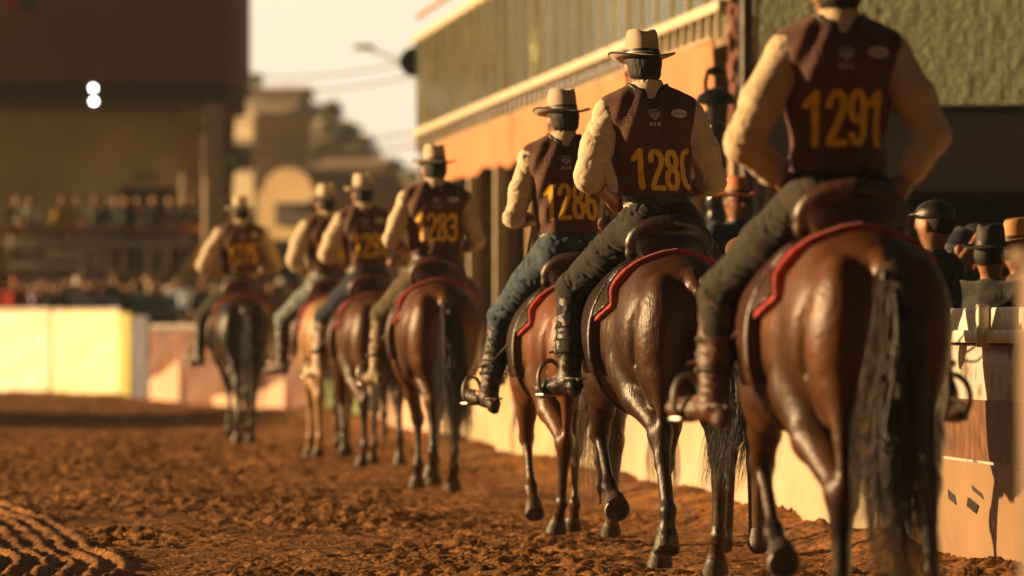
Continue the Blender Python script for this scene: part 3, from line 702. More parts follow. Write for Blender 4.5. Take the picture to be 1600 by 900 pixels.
def belt_mesh(c, a, b, w_):
    P = [(c[0]+(a+.006)*math.cos(k), c[1]+(b+.006)*math.sin(k), c[2]) for k in np.linspace(0, 2*math.pi, 48)[:-1]]
    V = []; n = len(P)
    for p in P:
        d = np.array([p[0]-c[0], p[1]-c[1], 0]); d /= np.linalg.norm(d)
        for (o, z) in ((0, -w_/2), (.006, -w_/2), (.006, w_/2), (0, w_/2)): V.append(np.array(p)+d*o+np.array([0, 0, z]))
    Q = [(i*4+k, ((i+1) % n)*4+k, ((i+1) % n)*4+(k+1) % 4, i*4+(k+1) % 4) for i in range(n) for k in range(4)]
    return np.array(V), Q
def make_saddle(loc, scale, Hp, legs, label, res, dz=0, turn=0, padc=None, seat_m=None):
    SZ = 1.40*scale; t = thing('saddle', label, 'saddle', (loc[0], loc[1], loc[2]+SZ), HEAD+turn, 'saddles on red pads'); off = np.array([0, 0, -SZ])
    def O(name, VQ, m, par=None): return obj(name, (np.asarray(VQ[0], float)*scale+off, VQ[1]), m, par or t)
    seat_m = seat_m or leath_m; padc = padc or red_m
    tp = [p for p in Hp]
    lo = (-.42, -.50, .80); hi = (.42, .50, 1.56)
    F, ax = evaluate(tp, lo, hi, res); X, Y, Z = grids(ax)
    # pad: thick felt following the barrel, its rear edge rounded towards the bottom
    rr = np.abs(X)
    yb = -.385+.42*np.clip((1.45-Z)/.30, 0, 1)**2.0+0*X; zb = .99+0*X+0*Y
    e = np.maximum(np.maximum(yb-Y, Y-.36), zb-Z)
    A = np.sqrt(np.maximum(F-.014, -1)**2)-.0
    G = np.maximum(F-.030, e)
    V, Q = surfnet(G.astype(np.float32), ax, res, 1); V = V+normals(V, Q)*(fbm(V*40, 2)*.002)[:, None]
    pad = O('saddle_pad', (V, Q), padc)
    T = np.sqrt((F-.020)**2+(e+.008)**2)-.019
    V, Q = surfnet(T.astype(np.float32), ax, res, 4); O('pad_binding', (V, Q), padc, pad)
    # leather skirt under the seat
    yb2 = yb+.036; e2 = np.maximum(np.maximum(yb2-Y, Y-.30), zb+.03-Z)
    V, Q = surfnet(np.maximum(F-.042, e2+0*X).astype(np.float32), ax, res, 1); O('skirt', (V, Q), seat_m)
    e3 = np.maximum(np.maximum(-.02-Y, Y-.22), .93-Z)
    lo3 = (-.42, -.1, .80); 
    V, Q = surfnet(np.maximum(np.maximum(F-.052, e3+0*X), .06-np.abs(X)+0*F).astype(np.float32), ax, res, 1); O('fender', (V, Q), seat_m)
    # seat with a raised rounded cantle and pommel
    S = [cone((0, -.20, 1.475), (0, .16, 1.475), .10, .085, .06), ell((0, -.03, 1.50), (.15, .22, .045), .05)]
    n = 15; arc = [(math.sin(a)*.175, -.27-.02*math.cos(a)+.06*abs(math.sin(a)), 1.475+.145*max(0, math.cos(a))**.6) for a in np.linspace(R(-92), R(92), n)]
    S += chain(arc, [.030]*n, .02); S += [ell((0, -.25, 1.51), (.155, .045, .10), .03), ell((0, .24, 1.54), (.06, .05, .07), .05), cone((0, .24, 1.54), (0, .27, 1.61), .028, .022, .03)]
    V, Q = blob(S, res*.8, 0, 1); st = O('seat', (V, Q), seat_m)
    O('cantle_roll', tube([(x, y-.024, z+.008) for x, y, z in arc], .009, 8), mat('cantle rim leather', (.10, .034, .018), .3, .3, 20, .2, 100), st)
    # girth round the belly
    lo = (-.40, .10, .66); hi = (.40, .26, 1.3); F2, ax2 = evaluate(tp, lo, hi, .012); X2, Y2, Z2 = grids(ax2)
    V, Q = surfnet(np.maximum(F2-.014, np.abs(Y2-.17)-.04+0*X2+0*Z2).astype(np.float32), ax2, .012, 1); O('girth', (V, Q), blackl_m)
    # stirrups: rounded steel bow and tread hung on a leather strap, under the ball of each boot
    for k, (s, hp, kn, an, toe) in legs.items():
        toe = toe+np.array([0, 0, dz]); an_ = an+np.array([0, 0, dz]); kn_ = kn+np.array([0, 0, dz])
        toe = toe/scale; an_ = an_/scale; kn_ = kn_/scale
        d = toe-an_; d[2] = 0; d /= np.linalg.norm(d); sd2 = np.array([d[1], -d[0], 0])
        ctr = toe*.72+an_*.28+np.array([0, 0, -.035]); 
        bow = [ctr+sd2*.066*math.sin(a)+np.array([0, 0, .062-.085*math.cos(a)]) for a in np.linspace(0, 2*math.pi, 26)[:-1]]
        bow = [np.array([p[0], p[1], max(p[2], ctr[2]-.012)]) for p in bow]
        stp = O('stirrup', tube(bow, .011, 8, True), metal_m)
        V, Q = box(-.062, .062, -.032, .032, -.012, .004, .004); M = np.stack([sd2, d, [0, 0, 1]], 1); O('tread', (V@M.T+ctr+np.array([0, 0, -.006]), Q), metal_m, stp)
        topp = ctr+np.array([0, 0, .185])
        O('stirrup_leather', tube([np.array([s*.25, .12, 1.34]), np.array([s*.315, .12, 1.15]), topp*.5+np.array([s*.33, .12, 1.05])*.5, topp], .014, 6, flat=.35), seat_m, stp)
    return t
def make_bridle(loc, scale, hands, label, turn=0):
    t = thing('bridle', label, 'bridle', (loc[0], loc[1], loc[2]+1.5*scale), HEAD+turn, 'leather bridles'); off = np.array([0, 0, -1.5*scale])
    def O(name, VQ, m=blackl_m): return obj(name, (bend(VQ[0])*scale+off, VQ[1]), m, t)
    def loop(c, ax, rx, ry, n=24):
        ax = Vector(ax).normalized(); u = Vector((1, 0, 0)); v = ax.cross(u); return [tuple(Vector(c)+u*rx*math.cos(a)+v*ry*math.sin(a)) for a in np.linspace(0, 2*math.pi, n)[:-1]]
    O('noseband', tube(loop((0, 1.38, 1.555), (0, .26, -.34), .078, .092), .011, 6, True))
    O('browband', tube(loop((0, 1.15, 1.82), (0, .05, -.2), .100, .135), .010, 6, True))
    for s in (-1, 1):
        O('cheek_strap', tube([(s*.098, 1.14, 1.82), (s*.092, 1.25, 1.70), (s*.080, 1.37, 1.55), (s*.06, 1.45, 1.44)], .009, 6))
        O('bit_ring', tube([(s*.064, 1.45+.03*math.cos(a), 1.43+.03*math.sin(a)) for a in np.linspace(0, 2*math.pi, 14)[:-1]], .004, 6, True), metal_m)
        h = np.array(hands[0 if s < 0 else 1])/scale
        O('rein', tube(spline([(s*.066, 1.43, 1.42), (s*.16, 1.05, 1.42), (s*.15, .7, 1.52), tuple(h)], 20), .007, 6))
    return t
# ------------------------------------------------------------------ the file of seven riders
bay = coat_mat('bright bay coat', (0.100, 0.0350, 0.0100), (0.0086, 0.0058, 0.0043), (0.024, 0.010, 0.0050))
darkbay = coat_mat('dark bay coat', (0.052, 0.0200, 0.0075), (0.0072, 0.0050, 0.0043), (0.0158, 0.0072, 0.0043))
chest = coat_mat('chestnut coat', (0.150, 0.0500, 0.0140), (0.0300, 0.0120, 0.0065), (0.06, 0.0220, 0.0085))
seal = coat_mat('seal brown coat', (0.0200, 0.0110, 0.0070), (0.0072, 0.0050, 0.0043), (0.0158, 0.0086, 0.0058))
brown = coat_mat('brown coat', (0.0864, 0.0331, 0.0130), (0.0252, 0.0144, 0.0086), (0.0360, 0.0158, 0.0079))
tanc = coat_mat('pale tan coat', (.34, .20, .09), (.30, .18, .08), (.20, .11, .05))
h_dark = hair_mat('dark tail hair with tan streaks', (.05, .032, .020), (.012, .009, .007))
h_tan = hair_mat('tan and black tail hair', (.13, .08, .045), (.02, .013, .009))
h_brown = hair_mat('brown tail hair', (.10, .052, .026), (.03, .016, .010))
jean_dk = cloth('dark olive jeans', (.030, .026, .017)); jean_bl = cloth('blue jeans', (.045, .070, .095), .3); jean_blk = cloth('black jeans', (.020, .017, .014))
jean_nv = cloth('navy jeans', (.016, .022, .038)); jean_pale = cloth('pale washed jeans', (.16, .19, .20), .3)
boot_br = mat('brown gaiter leather', (.075, .030, .014), .42, .45, 14, .4, 120); boot_blk = mat('black boot leather', (.016, .011, .009), .38, .4, 14, .4, 120)
boot_dk = mat('dark worn boot leather', (.034, .019, .012), .40, .5, 14, .5, 110); boot_cream = mat('cream leather chap', (.50, .40, .27), .6, .2, 12, .4, 120)
def HLEG(s, kn=(.35, .31, 1.32), an=(.40, .10, .92), toe=(.49, .29, .86)): return ((s*kn[0], kn[1], kn[2]), (s*an[0], an[1], an[2]), (s*toe[0], toe[1], toe[2]))
straight_tail = [(0, -.80, 1.33), (0, -.90, 1.27), (.0, -.965, 1.10), (-.005, -.97, .85), (-.01, -.95, .55), (0, -.94, .22)]
RIDERS = [
 # D, x, number, horse parameters, rider parameters
 dict(turn=R(2.5), D=20.0, x=1.147, no='1291', hs=1.0, coat=bay, hair=h_tan, hl='near bay horse with black legs and a thick tan streaked tail, closest to the camera',
      legs=dict(LH='stand', RH='back', LF='lift', RF='stand'), tail=[(.0, -.80, 1.33), (.0, -.90, 1.27), (.0, -.965, 1.10), (-.03, -.99, .80), (-.02, -1.02, .50), (.06, -1.05, .12)], n=620, res=.0105,
      rl='rider in vest 1291 with hands on hips and baggy long sleeves, head above the picture',
      P=dict(seed=1, res=.0075, vres=.006, yaw=0, sleeve=.84, sr=.070, fold=.28, armL=((-.355, -.07, 1.80), (-.205, .06, 1.69)), armR=((.315, -.09, 1.83), (.225, -.115, 1.69)),
             trousers=jean_dk, boot=boot_br, shirt=cloth('deep cream cotton shirt', (.60, .47, .31), .06), nz=1.80, nh=.175, nx=.0, hem=1.715, dz=-.02, legL=HLEG(-1, (.37, .30, 1.28), (.43, .08, .90), (.53, .25, .87)), dg=.003)),
 dict(seat=mat('black saddle leather', (.022, .012, .008), .32, .4, 14, .25, 130), turn=R(4.5), D=26.1, x=.675, no='128(', hs=1.0, coat=darkbay, hair=h_dark, hl='dark bay horse in sharp focus lifting its left hooves, second from the camera',
      legs=dict(LH='lift', RH='stand', LF='lift', RF='stand'), tail=[(.03, -.80, 1.33), (.07, -.90, 1.25), (.13, -.96, 1.08), (.16, -.99, .85), (.12, -1.05, .62), (.06, -1.12, .42)], n=420, res=.0105,
      rl='rider in vest 128 with black jeans and a cream hat in sharp focus',
      P=dict(seed=4, res=.0075, vres=.006, lean=-.10, armL=((-.335, -.02, 1.83), (-.19, .21, 1.74)), armR=((.255, .02, 1.82), (.12, .22, 1.74)), sleeve=.12, sr=.070, trousers=jean_blk, boot=boot_blk,
             nz=1.78, nx=.02, nh=.165, hem=1.745, dz=-.0, ndrop=.0, hyaw=R(10), hatyaw=R(-10), hatpitch=R(-4), hat=mat('sand felt', (.46, .35, .24), .75, .1, 12, .2, 220, sheen=.3), dg=.003, head=(-.0, .01))),
 dict(seat=mat('worn black saddle leather', (.030, .015, .009), .38, .4, 14, .25, 130), turn=R(4), D=31.0, x=.31, no='1286', hs=.94, coat=chest, hair=h_brown, hl='small chestnut horse with a brown tail to the ground, third from the camera',
      legs=dict(LH='under', RH='stand', LF='lift2', RF='stand'), tail=straight_tail, n=330, res=.0115,
      rl='rider in vest 1286 with blue jeans and bare left forearm',
      P=dict(seed=7, res=.0085, vres=.007, yaw=R(-6), lean=-.05, dz=-.06, armL=((-.295, .02, 1.80), (-.15, .20, 1.79)), armR=((.29, .02, 1.80), (.14, .22, 1.75)), sleeve=.02, trousers=jean_bl, boot=boot_dk,
             nz=1.80, nh=.175, nx=.015, hem=1.72, hyaw=R(22), hatpitch=R(-3), legL=HLEG(-1, (.35, .31, 1.26), (.43, .08, .84), (.53, .25, .83)), legR=HLEG(1, (.35, .31, 1.26), (.43, .08, .84), (.53, .25, .83)), hat=mat('grey beige felt', (.42, .35, .26), .75, .1, 12, .2, 220, sheen=.3))),
 dict(D=39.8, x=-.54, no='1283', hs=1.0, coat=bay, hair=h_dark, hl='round bay horse ridden by the rider in vest 1283, red pad on both flanks',
      legs=dict(LH='lift2', RH='stand', LF='stand', RF='fwd'), tail=[(.0, -.80, 1.33), (.01, -.90, 1.26), (.02, -.96, 1.08), (.03, -.97, .80), (.05, -.96, .50), (.06, -.95, .22)], n=260, res=.012, sx=.55,
      rl='rider in vest 1283 with upright back and cream hat against the orange banner',
      P=dict(seed=9, dz=-.075, wd=1.06, res=.010, vres=.008, armL=((-.305, -.01, 1.84), (-.17, .2, 1.76)), armR=((.29, .0, 1.83), (.17, .21, 1.75)), sleeve=.02, trousers=cloth('olive jeans', (.085, .066, .036)), boot=mat('tan worn gaiter', (.22, .15, .08), .5, .4, 14, .3, 120), nz=1.84, nh=.175, hem=1.74, hyaw=R(6), dg=.006)),
 dict(turn=R(4), D=47.0, x=-1.19, no='1291', hs=.97, coat=brown, hair=h_dark, hl='brown horse with red pad ridden by the rider in navy jeans and cream chaps',
      legs=dict(LH='stand', RH='back', LF='lift2', RF='stand'), tail=straight_tail, n=180, res=.014,
      rl='rider whose vest shows a blurred 291, in navy jeans with cream chaps',
      P=dict(seed=12, dz=-.08, res=.011, vres=.009, lean=-.06, yaw=R(-4), armL=((-.34, .03, 1.84), (-.21, .22, 1.78)), armR=((.33, .02, 1.82), (.14, .2, 1.75)), sleeve=.30, sr=.073, trousers=jean_nv, boot=boot_cream, nz=1.83, nh=.175, nx=.03, dg=.006, hyaw=R(12))),
 dict(D=50.3, x=-1.62, no='1280', hs=.97, coat=tanc, hair=h_brown, hl='half hidden pale tan horse left of the horse with the navy jeans rider',
      legs=dict(LH='stand', RH='under', LF='stand', RF='lift2'), tail=straight_tail, n=120, res=.014,
      rl='half hidden rider in pale jeans, shirt sleeves showing left of the rider in navy jeans',
      P=dict(seed=14, dz=-.08, res=.012, vres=.010, lean=-.03, yaw=R(8), armL=((-.30, .05, 1.84), (-.20, .24, 1.76)), armR=((.33, .02, 1.82), (.14, .2, 1.75)), sleeve=.5, sr=.078, trousers=jean_pale, boot=boot_dk, nz=1.84, dg=.007, hyaw=R(5))),
 dict(D=56.2, x=-2.68, no='1275', hs=1.0, coat=seal, hair=h_dark, hl='dark seal brown horse at the head of the file, farthest from the camera',
      legs=dict(LH='back', RH='under', LF='lift2', RF='stand'), tail=[(.0, -.80, 1.33), (.02, -.90, 1.26), (.04, -.96, 1.08), (.06, -.97, .80), (.08, -.96, .55), (.08, -.95, .30)], n=160, res=.014, sx=.6,
      rl='rider in vest 1275 leading the file, farthest left and smallest',
      P=dict(seed=17, dz=-.04, res=.011, vres=.009, yaw=R(3), armL=((-.37, .02, 1.82), (-.2, .22, 1.74)), armR=((.34, .02, 1.82), (.17, .21, 1.74)), sleeve=.35, sr=.073, trousers=jean_dk, boot=boot_blk, nz=1.85, nh=.165, dg=.006, wd=1.10)),
]
for r, sh in zip(RIDERS, ['baggy long sleeves, nearest the camera', 'black jeans', 'blue jeans', 'olive jeans against the orange banner', 'cream chaps', 'pale jeans', 'dark jeans leading the file']):
    r['sh'] = sh
    loc = (r['x'], r['D'], 0)
    h, HP = make_horse(loc, r['hs'], r['legs'], r['coat'], r['hair'], r['hl'], r['P']['seed'], r['res'], r['n'], r['tail'], r.get('sx', 1.0), turn=r.get('turn', 0))
    r['P']['turn'] = r.get('turn', 0)
    p, lg = make_rider(loc, r['rl'], r['no'], r['P'])
    dz = r['P'].get('dz', 0)
    make_saddle(loc, r['hs'], torso_horse(), lg, 'leather saddle on red pad under the rider in '+r['sh'], .010 if r['D'] < 35 else .014, dz, r.get('turn', 0), seat_m=r.get('seat'))
    make_bridle(loc, r['hs'], [np.array(r['P']['armL'][1])+[0, .06, dz], np.array(r['P']['armR'][1])+[0, .06, dz]], 'black leather bridle and reins held by the rider in '+r['sh'], r.get('turn', 0))
# ------------------------------------------------------------------ GROUND: one sheet, fine clods near, coarse far away
def barrier_x(y): return 4.78-.0935*y
def make_ground():
    ys = [ -60, -30, -10, 0, 5, 10, 14, 17, 19]; y = 20.5
    while y < 125: ys.append(y); y += .024*(y/26)**1.35
    ys += [128, 132, 140, 155, 180, 220, 300, 450, 800, 1500, 3000]
    xs = [-3000, -1200, -500, -200, -90, -45, -25, -16]; x = -11.5
    while x < 4.6: xs.append(x); x += .030 if x > -4.6 else .07
    xs += [5.2, 6, 8, 12, 20, 45, 90, 200, 500, 1200, 3000]
    ys = np.array(ys); xs = np.array(xs); X, Y = np.meshgrid(xs, ys)
    P = np.stack([X, Y, X*0], -1)
    near = np.clip((Y-19)/2, 0, 1)*np.clip((124-Y)/6, 0, 1)*np.clip((X+11.4)/.6, 0, 1)*np.clip((4.5-X)/.6, 0, 1)
    big = fbm(P*[1.1, .75, 1]+3, 3)*.045
    clod = np.clip(1-np.abs(fbm(P*[7.5, 6.0, 1]+11, 3))*2.6, 0, 1)
    lump = np.clip(vnoise(P*[17, 13, 1]+5)-.62, 0, 1)*.060+np.clip(vnoise(P*[31, 25, 1]+8)-.5, 0, 1)*.042
    patch = .25+1.2*np.clip(fbm(P*[.9, .35, 1]+30, 3)+.45, 0, 1)
    Z = big+(clod**2*.013+lump)*patch+fbm(P*[33, 26, 1], 1)*.014*(.5+patch)
    # hoof churned bank along the foot of the barrier
    bx = barrier_x(Y)-X; Z += .10*np.exp(-((bx-.15)/.28)**2)*(.5+.8*vnoise(P*[2, 1.2, 1]+2))
    # raked wheel tracks curving in from the left foreground
    wob_ = fbm(P*[.6, .5, 1]+60, 2)*.10
    xc = -1.76+wob_-.075*(Y-26.1)-.005*np.maximum(Y-26.1, 0)**2; u = xc-X
    tr = np.clip(u/.05, 0, 1)*np.clip((2.2-u)/.1, 0, 1)*np.clip((42-Y)/5, 0, 1)
    rib = (.5-.5*np.cos(u*2*math.pi/.125))**1.3*.046*(.15+1.2*vnoise(np.stack([u*8, Y*2.6, X*0], -1)))*(.5+.8*vnoise(P*[1.2, .5, 1]+77))+fbm(P*[16, 16, 1], 2)*.010
    Z = Z*(1-tr*.8)+tr*rib
    Z *= near; Z -= .03*near
    V = np.stack([X, Y, Z], -1).reshape(-1, 3); ny, nx = X.shape
    I = np.arange((ny-1)*(nx-1)); r = I//(nx-1); c = I % (nx-1); a = r*nx+c
    return V, np.stack([a, a+1, a+nx+1, a+nx], 1)
def ground_mat():
    m = bpy.data.materials.new('red arena dirt'); m.use_nodes = True; n = m.node_tree.nodes; l = m.node_tree.links; b = n['Principled BSDF']
    b.inputs['Roughness'].default_value = .95; b.inputs['Specular IOR Level'].default_value = .15
    tc = n.new('ShaderNodeTexCoord')
    no = n.new('ShaderNodeTexNoise'); no.inputs['Scale'].default_value = 1.3; no.inputs['Detail'].default_value = 8; no.inputs['Roughness'].default_value = .7; l.new(tc.outputs['Object'], no.inputs[0])
    rp = n.new('ShaderNodeValToRGB'); e = rp.color_ramp.elements; e[0].position = .36; e[0].color = (.135, .062, .023, 1); e[1].position = .64; e[1].color = (.42, .205, .070, 1)
    l.new(no.outputs[0], rp.inputs[0])
    n2 = n.new('ShaderNodeTexNoise'); n2.inputs['Scale'].default_value = 28; n2.inputs['Detail'].default_value = 6; l.new(tc.outputs['Object'], n2.inputs[0])
    r2 = n.new('ShaderNodeValToRGB'); r2.color_ramp.elements[0].position = .38; r2.color_ramp.elements[0].color = (.55, .5, .48, 1); r2.color_ramp.elements[1].position = .62; r2.color_ramp.elements[1].color = (1.1, 1.05, 1, 1)
    l.new(n2.outputs[0], r2.inputs[0]); mx = n.new('ShaderNodeMixRGB'); mx.blend_type = 'MULTIPLY'; mx.inputs[0].default_value = 1
    l.new(rp.outputs[0], mx.inputs[1]); l.new(r2.outputs[0], mx.inputs[2]); l.new(mx.outputs[0], b.inputs['Base Color'])
    bp = n.new('ShaderNodeBump'); bp.inputs['Strength'].default_value = .8; bp.inputs['Distance'].default_value = .02; l.new(n2.outputs[0], bp.inputs['Height']); l.new(bp.outputs[0], b.inputs['Normal'])
    return m
g = obj('ground', make_ground(), ground_mat()); g['kind'] = 'structure'

# ------------------------------------------------------------------ ARENA BARRIER
def vinyl(name, c, c2=None, scale=1.2, rough=.5): return mat(name, c, rough, .12, scale, .25, 9, c2=c2, detail=6)
def wall_section(label, pts, z1, m, group=None, thick=.07, rail=None, seams=2.4, name='arena_barrier', z0=-.15, wob=.018):
    """sheeted barrier along pts; one thing with its sheet, top rail and posts"""
    p0 = np.array(pts[0], float); t = thing(name, label, 'barrier', (p0[0], p0[1], 0), 0, group)
    Pp = np.array(pts, float)-p0; seg = np.linalg.norm(np.diff(Pp, axis=0), axis=1); L = np.concatenate([[0], np.cumsum(seg)])
    n = max(8, int(L[-1]/.08)); s = np.linspace(0, L[-1], n); C = np.stack([np.interp(s, L, Pp[:, 0]), np.interp(s, L, Pp[:, 1])], 1)
    T = np.gradient(C, axis=0); T /= np.linalg.norm(T, axis=1)[:, None]; N = np.stack([-T[:, 1], T[:, 0]], 1)   # towards the arena when running away from the camera
    zs = np.linspace(z0, z1, 14); V = []
    for i in range(n):
        ph = s[i] % seams/seams
        for z in zs:
            w_ = wob*(math.sin(z*9+s[i]*1.7)+.6*math.sin(s[i]*6.3+z*3))*(1 if .04 < ph < .96 else .2)
            V.append((C[i, 0]+N[i, 0]*(thick/2+w_), C[i, 1]+N[i, 1]*(thick/2+w_), z))
    k = len(zs); b = len(V)
    for i in range(n):
        for z in zs: V.append((C[i, 0]-N[i, 0]*thick/2, C[i, 1]-N[i, 1]*thick/2, z))
    Q = []
    for i in range(n-1):
        for j in range(k-1):
            a = i*k+j; Q.append((a, a+1, a+k+1, a+k)); a += b; Q.append((a, a+k, a+k+1, a+1))
        a = i*k+k-1; Q.append((a, a+b, a+k+b, a+k))
    for i in (0, n-1):
        for j in range(k-1): a = i*k+j; Q.append((a, a+b, a+b+1, a+1) if i == 0 else (a, a+1, a+b+1, a+b))
    obj('sheet', (V, Q), m, t)
    if rail:
        c3 = np.concatenate([C, np.full((n, 1), z1+.035)], 1); obj('top_rail', tube(c3[::max(1, n//40)], .035, 8), rail, t)
    for q in np.arange(0, L[-1]+.01, seams):
        i = min(n-1, int(q/L[-1]*(n-1))); x, y = C[i]-N[i]*(thick/2+.05); obj('post', box(x-.04, x+.04, y-.04, y+.04, 0, z1-.01, .006), rail or m, t)
    return t
galv = mat('galvanised rail', (.45, .42, .36), .45, .2, 6, .1, 40, metal=.3)
cream_v = vinyl('cream vinyl sheet', (.50, .40, .27)); white_v = mat('scuffed white board', (.44, .40, .34), .55, .0, 5, .25, 30, c2=(.15, .11, .07), lo=.34, hi=.47, detail=8)
pink_v = vinyl('peach vinyl sheet', (.62, .40, .28)); yel_v = vinyl('pale yellow vinyl sheet', (.80, .70, .44)); brown_v = vinyl('shaded brown vinyl sheet', (.085, .035, .022), (.19, .085, .05))
green_v = vinyl('green vinyl sheet', (.16, .22, .08)); palep_v = vinyl('pale pink vinyl sheet', (.78, .62, .48)); olive_v = vinyl('olive yellow vinyl sheet', (.38, .36, .08)); blue_v = vinyl('slate blue vinyl sheet', (.07, .08, .12))
G_B = 'sheeted panels of the arena barrier'
bx = lambda y: (barrier_x(y), y)
nw = wall_section('scuffed white barrier board with a thick ledge on top, nearest on the right', [bx(19), bx(24), bx(29.4)], 1.06, white_v, G_B, .10, None, 2.6, wob=.004)
def along(y0, y1, x0, x1, z0, z1, b=.01):
    """box hugging the barrier line between depths y0 and y1; x offsets count towards the arena as negative"""
    v, q = box(x0, x1, 0, (y1-y0)/math.cos(math.atan(.0935)), z0, z1, b); M = Matrix.Translation((barrier_x(y0), y0, 0))@Matrix.Rotation(math.atan(.0935), 4, 'Z'); return xf((v, q), M)
def local(vq, t): return np.asarray(vq[0])-np.array(t.location[:]), vq[1]
ledge_m = mat('worn white ledge paint', (.60, .55, .46), .5, .25, 9, .3, 30)
obj('ledge', local(along(19, 29.4, -.10, .14, 1.10, 1.235), nw), ledge_m, nw)
obj('ledge_lip', local(along(19, 29.4, -.125, -.095, 1.07, 1.13), nw), ledge_m, nw)
for yy in (21.2, 23.8, 26.35, 28.2): obj('bracket', local(along(yy, yy+.07, -.16, -.105, 1.05, 1.25), nw), ledge_m, nw)
blk = mat('black print', (.012, .01, .01), .5); orp = mat('orange print', (.16, .060, .018), .55, .3, 8)
for k, (y, z, a, hh) in enumerate(((26.75, .36, .30, .06), (26.95, .27, .26, .05), (27.5, .30, .22, .04))): mk = local(along(y, y+a, -.064, -.056, z, z+hh, 0), nw); mk[0][:, 1] += (mk[0][:, 2]-z)*[2.2, -1.5, .8][k]; mk[0][:, 2] += (mk[0][:, 1]-mk[0][:, 1].mean())*.12; obj('printed_mark', mk, blk, nw)
obj('shadow_band', local(along(24.6, 29.2, -.0605, -.0568, .515, .80, 0), nw), vinyl('dark brown painted shadow', (.075, .032, .014), (.20, .085, .03), 9), nw)  # dark band painting the passing horse's shadow onto the board
obj('tan_print', local(along(25.0, 28.9, -.060, -.0565, .0, .50, 0), nw), vinyl('tan printed vinyl', (.27, .165, .085)), nw)
wall_section('long cream vinyl barrier sheet behind the second and third horses', [bx(29.5), bx(34), bx(40), bx(46.9)], 1.16, cream_v, G_B, .07, galv)
wall_section('cream yellow barrier sheet glowing between the round bay and chestnut horses', [bx(47), bx(52), bx(58)], 1.16, vinyl('warm cream vinyl sheet', (.52, .40, .23)), G_B, .07, galv)
wall_section('peach barrier sheet with a white foot between the middle horses', [bx(58.1), bx(64), bx(70)], 1.15, pink_v, G_B, .07, galv)
wall_section('short green barrier sheet just right of the leading horse', [bx(70.1), bx(74), (-2.62, 78.5)], 1.15, green_v, G_B, .07, galv)
wall_section('brown barrier sheet with peach sunlight painted low behind the leading horse', [(-2.68, 79), (-3.9, 86), (-5.3, 92), (-6.05, 95.6)], 1.18, brown_v, G_B, .07, galv)  # shade is put into the brown, sunlight into the peach patches below
pk = [o for o in bpy.data.objects if o.name.startswith('arena_barrier') and o.get('label', '').startswith('brown')][0]
for (xa, ya), (xb, yb), z in (((-3.2, 82.0), (-3.9, 86), .42), ((-5.3, 92), (-6.0, 95.4), .66), ((-4.0, 86.6), (-4.6, 89), .22)):
    n_ = 12; V_ = []
    for i in range(n_+1):
        u = i/n_; x = xa+(xb-xa)*u-.075-pk.location.x; y = ya+(yb-ya)*u-pk.location.y; h_ = z*(1-.55*u)+.02*math.sin(u*9)
        V_ += [(x, y, -.1), (x, y, h_), (x-.004, y, -.1), (x-.004, y, h_)]
    obj('sunlit_patch', (V_, [f for i in range(n_) for f in ((4*i+2, 4*i+6, 4*i+7, 4*i+3), (4*i+3, 4*i+7, 4*i+5, 4*i+1))]), pink_v, pk)
wall_section('narrow slate blue sheet folded round the barrier corner', [(-6.10, 95.8), (-6.62, 99.5)], 1.40, blue_v, G_B, .07, None)
wall_section('olive end fold of the yellow barrier sheet', [(-6.66, 99.7), (-7.1, 103.6)], 1.46, olive_v, G_B, .07, None)
wall_section('glowing pale yellow barrier sheet at the far left bend', [(-7.13, 103.8), (-7.9, 106.4), (-8.72, 108.4)], 1.50, yel_v, G_B, .07, galv)
wall_section('pale pink barrier sheet at the left edge of the picture', [(-8.78, 108.55), (-10.2, 110.9), (-13.5, 114.5)], 1.52, palep_v, G_B, .07, galv)
# right edge: blurred timber post close to the camera
tp = thing('timber_post', 'blurred weathered timber post at the right edge close to the camera', 'post', (1.16, 12.4, 0), R(8))
wood = mat('weathered tan timber', (.20, .13, .07), .7, .3, 5, .4, 40, stretch=(6, 6, .6))
obj('shaft', box(-.045, .065, -.055, .055, -.1, 1.27, .012), wood, tp); obj('cap', box(-.065, .065, -.065, .065, 1.27, 1.30, .008), wood, tp)

# ------------------------------------------------------------------ RIGHT GRANDSTAND (balcony with glass front and orange valance)
SX = lambda y: 6.5-.1*y
AL = math.atan(.1)
st = thing('balcony_stand', 'long spectator stand with green glass balcony front above the riders', 'grandstand', (SX(47), 47, 0), AL)
cream_p = mat('cream painted steel', (.66, .58, .42), .4, .1, 5); tan_p = mat('tan painted column', (.40, .27, .15), .6, .15, 4, .2, 30)
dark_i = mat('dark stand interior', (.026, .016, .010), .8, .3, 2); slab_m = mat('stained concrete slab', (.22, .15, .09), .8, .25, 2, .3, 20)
FL = 30.6/math.cos(AL)
obj('upper_floor', box(.12, 7, 0.1, FL, 3.56, 3.74), slab_m, st); obj('upper_back_wall', box(3.0, 3.2, .1, FL, 3.75, 8), mat('dark olive upper wall', (.10, .09, .045), .7, .3, 1.2), st)
obj('ceiling', box(-.2, 7, 0.1, FL, 6.6, 6.8), mat('brown timber ceiling', (.16, .07, .03), .7, .3, 2), st)
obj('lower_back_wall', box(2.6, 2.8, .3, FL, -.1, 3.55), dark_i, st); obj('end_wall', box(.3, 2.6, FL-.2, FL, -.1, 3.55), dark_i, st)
obj('bottom_rail', box(-.10, .0, 0, FL, 3.78, 3.87, .012), cream_p, st); obj('upper_rail', box(-.11, .0, 0, FL, 5.05, 5.16, .02), cream_p, st)
obj('hand_rail', tube([(-.03, 0, 5.42), (-.03, FL, 5.42)], .035, 8), mat('orange brown rail paint', (.50, .28, .12), .5), st)
rs = np.random.RandomState(5)
gl = bpy.data.materials.new('green tinted glass'); gl.use_nodes = True; n = gl.node_tree.nodes; l = gl.node_tree.links; n.remove(n['Principled BSDF'])
